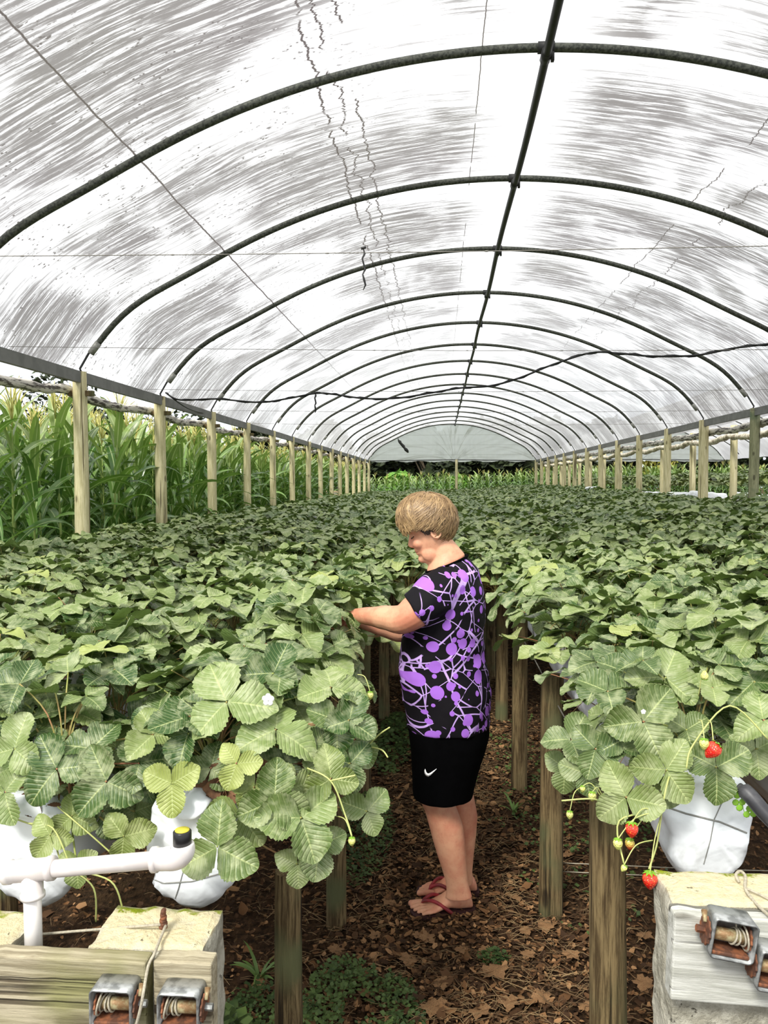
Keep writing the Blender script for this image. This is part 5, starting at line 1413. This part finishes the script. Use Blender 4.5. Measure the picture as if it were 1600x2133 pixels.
# arms
NA = [(935, 1222, 2.83, .062), (900, 1248, 2.79, .063), (868, 1272, 2.77, .062), (838, 1290, 2.78, .054), (805, 1287, 2.83, .046), (772, 1284, 2.90, .036), (744, 1281, 2.96, .026)]
FA = [(935, 1226, 3.10, .058), (895, 1270, 3.15, .054), (862, 1304, 3.16, .050), (835, 1316, 3.14, .043), (800, 1308, 3.12, .037), (770, 1300, 3.10, .031), (748, 1293, 3.08, .024)]
NA[0] = (930, 1228, 2.86, .050); FA[0] = (930, 1230, 3.06, .048)
limb(body, NA); limb(body, FA)
def hand(mb, wrist, d, thumb_side):
    """palm from the wrist along d; fingers curl down into the leaves"""
    d = Vector(d).normalized(); s = Vector((0, 1, 0)); s = (s - d * s.dot(d)).normalized(); up = s.cross(d)
    if up.z < 0: up = -up
    w = Vector(wrist)
    rings = []
    for l, hw, ht in ((-0.01, .024, .020), (0.02, .032, .017), (0.05, .040, .016), (0.08, .041, .014), (0.088, .036, .009)):
        rings.append([w + d * l + s * hw * math.cos(q) + up * ht * math.sin(q) for q in [2 * PI * k / 16 for k in range(16)]])
    mb.loft(rings)
    for k, (off, L) in enumerate(((-0.030, .062), (-0.010, .072), (0.010, .077), (0.030, .068))):
        b = w + d * 0.078 + s * off * -thumb_side; cur = 0.5 + 0.12 * k; p = [b]; a = 0.25
        for j, seg in enumerate((0.42, 0.32, 0.26)):
            p.append(p[-1] + (d * math.cos(a) - up * math.sin(a)) * L * seg); a += cur
        mb.tube(smooth_pts(p, 3), [.0098, .0096, .0094, .009, .0088, .0086, .0082, .0078, .0072, .006][:len(smooth_pts(p, 3))], 10); mb.ball(p[-1], .0068, 8, 6)
    b = w + d * 0.022 + s * 0.028 * thumb_side
    p = [b, b + d * .028 + s * .018 * thumb_side - up * .008, b + d * .052 + s * .016 * thumb_side - up * .022, b + d * .068 + s * .006 * thumb_side - up * .036]
    mb.tube(smooth_pts(p, 3), [.014, .0135, .013, .012, .0115, .011, .0105, .0098, .009, .0075], 10); mb.ball(p[-1], .008, 8, 6)
hand(body, at(742, 1281, 2.96), (-0.95, 0.20, -0.12), 1)
hand(body, at(747, 1293, 3.08), (-0.95, -0.12, -0.16), -1)
# feet
def foot(mb, hx, hy, ang, side, L=0.238):
    """side=+1: little toe towards the camera"""
    f = Vector((-math.cos(ang), -math.sin(ang), 0)); s = Vector((-math.sin(ang), math.cos(ang), 0)) * -side   # s towards the little toe
    if (s.y > 0) == (side > 0): s = -s
    o = Vector((hx, hy, 0)); rings = []
    for l, hw, zt, sh in ((0, .014, .040, 0), (.008, .026, .062, 0), (.03, .033, .092, 0), (.06, .034, .105, 0), (.09, .035, .088, 0), (.12, .040, .066, .002), (.15, .045, .048, .003), (.175, .047, .036, .003), (.195, .043, .027, .003)):
        zb = 0.014 + (0.006 if .07 < l < .14 else 0)
        rings.append([o + f * l + s * (sh + hw * math.cos(q)) + Vector((0, 0, (zt + zb) / 2 + (zt - zb) / 2 * math.sin(q))) for q in [2 * PI * k / 20 for k in range(20)]])
    mb.loft(rings)
    for k, (off, st, ln, r) in enumerate(((-.034, .180, .058, .0118), (-.013, .182, .056, .0076), (.006, .178, .052, .0072), (.023, .170, .048, .0070), (.039, .158, .044, .0068))):
        p = [o + f * st + s * off + Vector((0, 0, .026)), o + f * (st + ln * .55) + s * off + Vector((0, 0, .028)), o + f * (st + ln) + s * off * 1.02 + Vector((0, 0, .014 + r))]
        mb.tube(smooth_pts(p, 4), r, 10); mb.ball(p[-1], r * 1.05, 10, 8)
    return o, f, s
nh = at(986, 1880, NY); fh = at(995, 1868, FY)
fn = foot(body, nh.x - 0.002, 2.975, 0.20, 1); ff = foot(body, fh.x - 0.002, 3.10, 0.12, -1)
# head
O = at(901, 1104, PY); TH = math.radians(20); FD = Vector((-math.cos(TH), 0, -math.sin(TH))); UD = Vector((-math.sin(TH), 0, math.cos(TH))); SD = Vector((0, -1, 0)); HS = 0.92
def hp(f, s, u): return O + (FD * f + SD * s + UD * u) * HS
prof = [(.112, .015, -.03, .02), (.104, .052, -.062, .045), (.085, .078, -.084, .062), (.06, .092, -.094, .071), (.038, .098, -.098, .075), (.020, .093, -.097, .075), (.004, .088, -.093, .074), (-.018, .092, -.084, .073), (-.036, .094, -.070, .070), (-.050, .098, -.056, .066), (-.058, .101, -.048, .063), (-.064, .095, -.044, .061), (-.072, .099, -.036, .058), (-.084, .089, -.026, .054), (-.098, .093, -.016, .048), (-.112, .088, -.006, .040), (-.122, .072, .004, .030), (-.126, .05, .015, .015)]
rings = []
for u, f, b, w in prof:
    R = []
    for k in range(48):
        q = 2 * PI * k / 48; c, s = math.cos(q), math.sin(q)
        if c >= 0: ff_ = abs(c) ** 0.95 * (f - 0.0); ss_ = abs(s) ** 0.9
        else: ff_ = abs(c) ** 0.9 * b; ss_ = abs(s) ** 0.9
        R.append(hp(ff_ if c >= 0 else ff_, math.copysign(w * ss_, s), u))
    rings.append(R)
rings.reverse(); body.loft(rings)
# nose, cheek, brow, chin and the soft skin under the chin
nr = []
for u, f, w, d in ((.026, .092, .007, .012), (.012, .100, .0085, .016), (-.004, .108, .0105, .02), (-.018, .116, .013, .022), (-.028, .120, .016, .024), (-.037, .115, .016, .022), (-.042, .103, .013, .014)):
    nr.append([hp(f - d + d * math.cos(q), w * math.sin(q) * (1.15 if math.cos(q) < 0 else 1), u) for q in [2 * PI * k / 16 for k in range(16)]])
nr.reverse(); body.loft(nr)
for sg in (-1, 1):
    body.ball(hp(.101, sg * .013, -.034), (.010, .008, .009), 10, 8)
    body.ball(hp(.070, sg * .034, -.030), (.026, .026, .024), 14, 10)
    body.ball(hp(.081, sg * .030, .006), (.012, .014, .011), 12, 8)
    body.ball(hp(.082, sg * .030, .026), (.012, .022, .009), 12, 8)
    # ear
    er = []
    for k in range(13):
        q = PI * 2 * k / 12; er.append(hp(-.012 + .018 * math.cos(q) * (1 - .25 * math.sin(q)), sg * (.078 + .006 * abs(math.cos(q / 2 + 1))), .000 + .032 * math.sin(q)))
    body.tube(er, 0.0055, 8); body.ball(hp(-.010, sg * .076, -.030), (.009, .006, .010), 8, 6); body.ball(hp(-.010, sg * .073, 0), (.014, .006, .026), 10, 8)
body.ball(hp(.080, 0, -.100), (.018, .022, .016), 12, 8)
body.ball(hp(.035, 0, -.120), (.042, .034, .024), 14, 10)
for sg in (-1, 1): body.ball(hp(.040, sg * .038, -.085), (.035, .022, .032), 12, 8)
bo = bake(body, 'body', M['skin'], 0.0036, 4)
mb = MB()
for sg in (-1, 1): mb.tube(smooth_pts([hp(.092, sg * .016, .0), hp(.0945, sg * .026, -.004), hp(.088, sg * .040, -.001), hp(.080, sg * .050, .004)], 3), .0016, 6)
mb.v = [tuple(Vector(v) - wroot.location) for v in mb.v]; mb.build('eyelashes', M['dark'], wroot)
mb = MB()
mb.tube(smooth_pts([hp(.060, .046, -.055), hp(.078, .036, -.062), hp(.0925, .020, -.063), hp(.097, 0, -.0635), hp(.0925, -.020, -.063), hp(.078, -.036, -.062), hp(.060, -.046, -.055)], 4), .0022, 6)
mb.v = [tuple(Vector(v) - wroot.location) for v in mb.v]; mb.build('mouth', M['lip'], wroot)

# hair
HC = at(889, 1078, PY); HR = (0.1155, 0.093, 0.096)
cutp = [(800, 1085), (828, 1090), (836, 1106), (846, 1113), (858, 1096), (874, 1095), (892, 1100), (899, 1097), (911, 1100), (918, 1119), (930, 1127), (942, 1126), (955, 1122), (990, 1110)]
def px_of(p):
    q = RC.transposed() @ (Vector(p) - Vector((0, 0, CAM_Z))); return 800 + F * q.x / -q.z, 1066.5 - F * q.y / -q.z
def cut_z(x):
    px = px_of((x, PY, HC.z))[0]
    for (a, ya), (b, yb) in zip(cutp, cutp[1:]):
        if a <= px <= b: return at(px, ya + (yb - ya) * (px - a) / (b - a), PY).z
    return at(px, 1110, PY).z
def hair_pt(phi, th, k=1.0):
    """th from the crown, phi around; squarer than an ellipsoid"""
    e = 0.9; c, s = math.cos(phi), math.sin(phi); st = math.sin(th) ** (0.92 if th < PI / 2 else 0.42)
    p = Vector((HR[0] * st * math.copysign(abs(c) ** e, c) * k, HR[1] * st * math.copysign(abs(s) ** e, s) * k, HR[2] * math.cos(th) * k))
    # lean with the head
    p.x += -0.10 * p.z * 0.3
    if p.x > 0 and p.z < 0: p.x *= 1.02
    return HC + p
mb = MB(); hv = []
for j in range(28):
    R = []
    for i in range(56):
        p = hair_pt(2 * PI * i / 56, 0.02 + (PI - 0.06) * j / 27, 0.965); z = cut_z(p.x)
        if p.z < z + 0.004: p.z = z + 0.004 + 0.1 * (p.z - z - 0.004) * 0
        p.z += 0.0
        R.append(p)
    hv.append(R)
mb.loft(hv)
mb.v = [tuple(Vector(v) - wroot.location) for v in mb.v]
ho = mb.build('hair', M['hair'], wroot)
a = ho.data.attributes.new('rnd', 'FLOAT', 'POINT'); a.data.foreach_set('value', [0.15] * len(ho.data.vertices))
qb = QB(); rh = random.Random(2)
NS = 2600
for s in range(NS):
    phi0 = rh.uniform(0, 2 * PI); th0 = rh.uniform(0.02, 1.0) if rh.random() < 0.5 else rh.uniform(0.6, 1.9); lay = 0.985 + 0.055 * rh.random()
    L = rh.uniform(0.7, 1.3); n = 9; P = []; phi = phi0; th = th0
    wv = rh.uniform(0, 6.28); cl = 0.5 + 0.5 * mnoise.noise(Vector((math.cos(phi0) * 2.5, math.sin(phi0) * 2.5, th0 * 3)))
    for k in range(n):
        p = hair_pt(phi, th, lay + 0.02 * math.sin(k * 0.6 + cl * 6)); 
        z = cut_z(p.x)
        if p.z < z + 0.003 - 0.014 * rh.random() * rh.random():
            P.append(p); break
        P.append(p)
        th += L / n; swirl = 0.42 * math.sin(phi) * (1 if math.cos(phi) > -0.35 else -0.6) * (1.0 if th > 0.7 else 0.4)
        phi += swirl * L / n * 1.6 + 0.05 * math.sin(wv + k * 0.9)
    if len(P) < 3: continue
    w0 = rh.uniform(0.0016, 0.0034); V = []; m = len(P)
    for i, p in enumerate(P):
        tg = (P[min(i + 1, m - 1)] - P[max(i - 1, 0)]).normalized(); nr_ = (p - HC).normalized(); sd_ = tg.cross(nr_).normalized()
        w = w0 * (0.35 + 0.65 * math.sin(PI * (0.12 + 0.8 * i / (m - 1))))
        V += [tuple(p - sd_ * w - wroot.location), tuple(p + nr_ * w * 0.7 - wroot.location), tuple(p + sd_ * w - wroot.location)]
    Q = [(i * 3 + k, i * 3 + k + 1, (i + 1) * 3 + k + 1, (i + 1) * 3 + k) for i in range(m - 1) for k in (0, 1)]
    qb.add(np.array(V), np.array(Q), np.zeros((len(V), 2)), min(1, max(0, 0.1 + 0.8 * cl * rh.random() + 0.25 * rh.random())))
qb.build('strands', M['hair'], ho)
qb = QB()
for sg in (-1, 1):
    for s in range(420):
        x0 = rh.uniform(856, 895); y0 = rh.uniform(1088, 1097); L = rh.uniform(0.7, 1.1) * (4 + 12 * math.exp(-((x0 - 882) / 12) ** 2)); P = []
        for k in range(5):
            t = k / 4; p = at(x0 + 10 * t + rh.uniform(-.5, .5), y0 + L * t, PY); dx = (p.x - HC.x) / HR[0]; p.y = PY - sg * (0.086 - 0.010 * t) * math.sqrt(max(0.2, 1 - dx * dx * 0.6)); P.append(p)
        V = []
        for i, p in enumerate(P):
            w = 0.0022 * (1 - 0.5 * i / 4); V += [tuple(p + Vector((0, 0, w)) - wroot.location), tuple(p + Vector((0, -sg * .001, 0)) - wroot.location), tuple(p - Vector((w, 0, w)) - wroot.location)]
        Q = [(i * 3 + k, i * 3 + k + 1, (i + 1) * 3 + k + 1, (i + 1) * 3 + k) for i in range(4) for k in (0, 1)]
        qb.add(np.array(V), np.array(Q), np.zeros((len(V), 2)), rh.random() * 0.5)
qb.build('under_layer', M['hair_dark'], ho)

# top
sh = MB()
st_ = [(889, 1190, 973, 1158, .082), (880, 1200, 984, 1166, .125), (868, 1216, 997, 1188, .168), (858, 1240, 1006, 1225, .188), (848, 1275, 1010, 1265, .190), (840, 1310, 1009, 1305, .184), (835, 1345, 1009, 1345, .178), (831, 1380, 1012, 1380, .180), (832, 1410, 1018, 1410, .186), (837, 1440, 1022, 1440, .194), (843, 1470, 1023, 1470, .198), (847, 1503, 1021, 1503, .198), (848, 1506, 1020, 1506, .196)]
sh.loft([ring(*t[:4], t[4], e=0.92) for t in st_])
limb(sh, [(938, 1216, 2.85, .078), (905, 1240, 2.80, .080), (880, 1260, 2.775, .075), (864, 1272, 2.77, .072)], 24, False)
limb(sh, [(935, 1220, 3.08, .074), (905, 1255, 3.14, .072), (882, 1282, 3.155, .066)], 24, False)
def folds(p):
    v = Vector(p); n1 = mnoise.noise(Vector((v.x * 7 + v.z * 5, v.y * 6, v.z * 11 - v.x * 6))); n2 = mnoise.noise(Vector((v.x * 16 + v.z * 10, v.y * 12, v.z * 20)))
    return 0.008 * (0.5 - abs(n1) * 2.2) * 0.6 + 0.003 * n2
so = bake(sh, 'shirt', M['shirt'], 0.006, 4, folds)
mb = MB(); mb.tube([p for p in ring(888, 1191, 974, 1157, .083, e=0.95)] + [ring(888, 1191, 974, 1157, .083, e=0.95)[0]], 0.005, 8)
mb.v = [tuple(Vector(v) - wroot.location) for v in mb.v]; mb.build('collar', M['black_cloth'], so)
sr = MB()
sr.loft([ring(a, y, b, y, d, PY, 40, 0.85) for y, a, b, d in ((1470, 852, 1012, .183), (1505, 849, 1018, .188), (1530, 851, 1019, .188), (1560, 855, 1012, .182), (1600, 858, 999, .170), (1630, 860, 990, .160), (1646, 861, 986, .155), (1650, 863, 984, .150))])
def folds2(p): return 0.007 * mnoise.noise(Vector((p[0] * 14, p[1] * 9, p[2] * 2.5)))
sho = bake(sr, 'shorts', M['black_cloth'], 0.007, 3, folds2)
# curved white tick printed on the shorts
from mathutils.bvhtree import BVHTree
bv = BVHTree.FromPolygons([v.co + wroot.location for v in sho.data.vertices], [tuple(p.vertices) for p in sho.data.polygons])
def on_surf(px, py, off=0.0018):
    d = (RC @ Vector(((px - 800) / F, (1066.5 - py) / F, -1))).normalized(); h = bv.ray_cast(Vector((0, 0, CAM_Z)), d)
    return h[0] - d * off - wroot.location
lo = [(885.5, 1601.5), (884, 1605), (884.3, 1610), (886, 1614.5), (889, 1617.3), (892.5, 1617.6), (897, 1615), (903, 1609), (910, 1601)]
up_ = [(885.5, 1601.5), (886.6, 1604), (887.6, 1607.5), (889, 1610), (891, 1611.2), (893.5, 1611.2), (897, 1609.5), (903, 1605.5), (910, 1601)]
mb = MB(); A_ = [on_surf(*p) for p in lo]; B_ = [on_surf(*p) for p in up_]
mb.add(A_ + B_, [(i, i + 1, 9 + i + 1, 9 + i) for i in range(8)])
e = mb.build('printed_tick', M['white_print'], sho); e['label'] = 'small white curved tick emblem'
sm = e.modifiers.new('t', 'SOLIDIFY'); sm.thickness = 0.001
# flip-flops
for (o_, f_, s_), nm in ((fn, 'near'), (ff, 'far')):
    base = empty('flip_flop', (0, 0, 0)); base.parent = wroot; bpy.data.objects.remove(base)
    mb = MB(); top = []; bot = []
    out = [(-.012, 0), (-.006, .026), (.03, .037), (.08, .037), (.13, .044), (.175, .052), (.215, .050), (.24, .034), (.248, 0), (.24, -.036), (.215, -.048), (.175, -.048), (.13, -.040), (.08, -.034), (.03, -.034), (-.006, -.026)]
    for l, s in out: p = o_ + f_ * l + s_ * s - wroot.location; top.append(p + Vector((0, 0, .016))); bot.append(p + Vector((0, 0, .001)))
    mb.loft([bot, top]); so_ = mb.build('flip_flop', M['sole'], wroot, smooth=False)
    mb = MB(); toe = o_ + f_ * .200 + s_ * -.020 + Vector((0, 0, .016))
    for sg in (1, -1):
        p = [o_ + f_ * .085 + s_ * sg * .040 + Vector((0, 0, .012)), o_ + f_ * .115 + s_ * sg * .043 + Vector((0, 0, .038)), o_ + f_ * .155 + s_ * (sg * .026 - .006) + Vector((0, 0, .056)), o_ + f_ * .190 + s_ * (-.018 + sg * .003) + Vector((0, 0, .042)), toe]
        mb.tube(smooth_pts([q - wroot.location for q in p], 5), [.0068] * 16 + [.005] * 5, 10)
    mb.build('strap', M['flipflop'], so_)
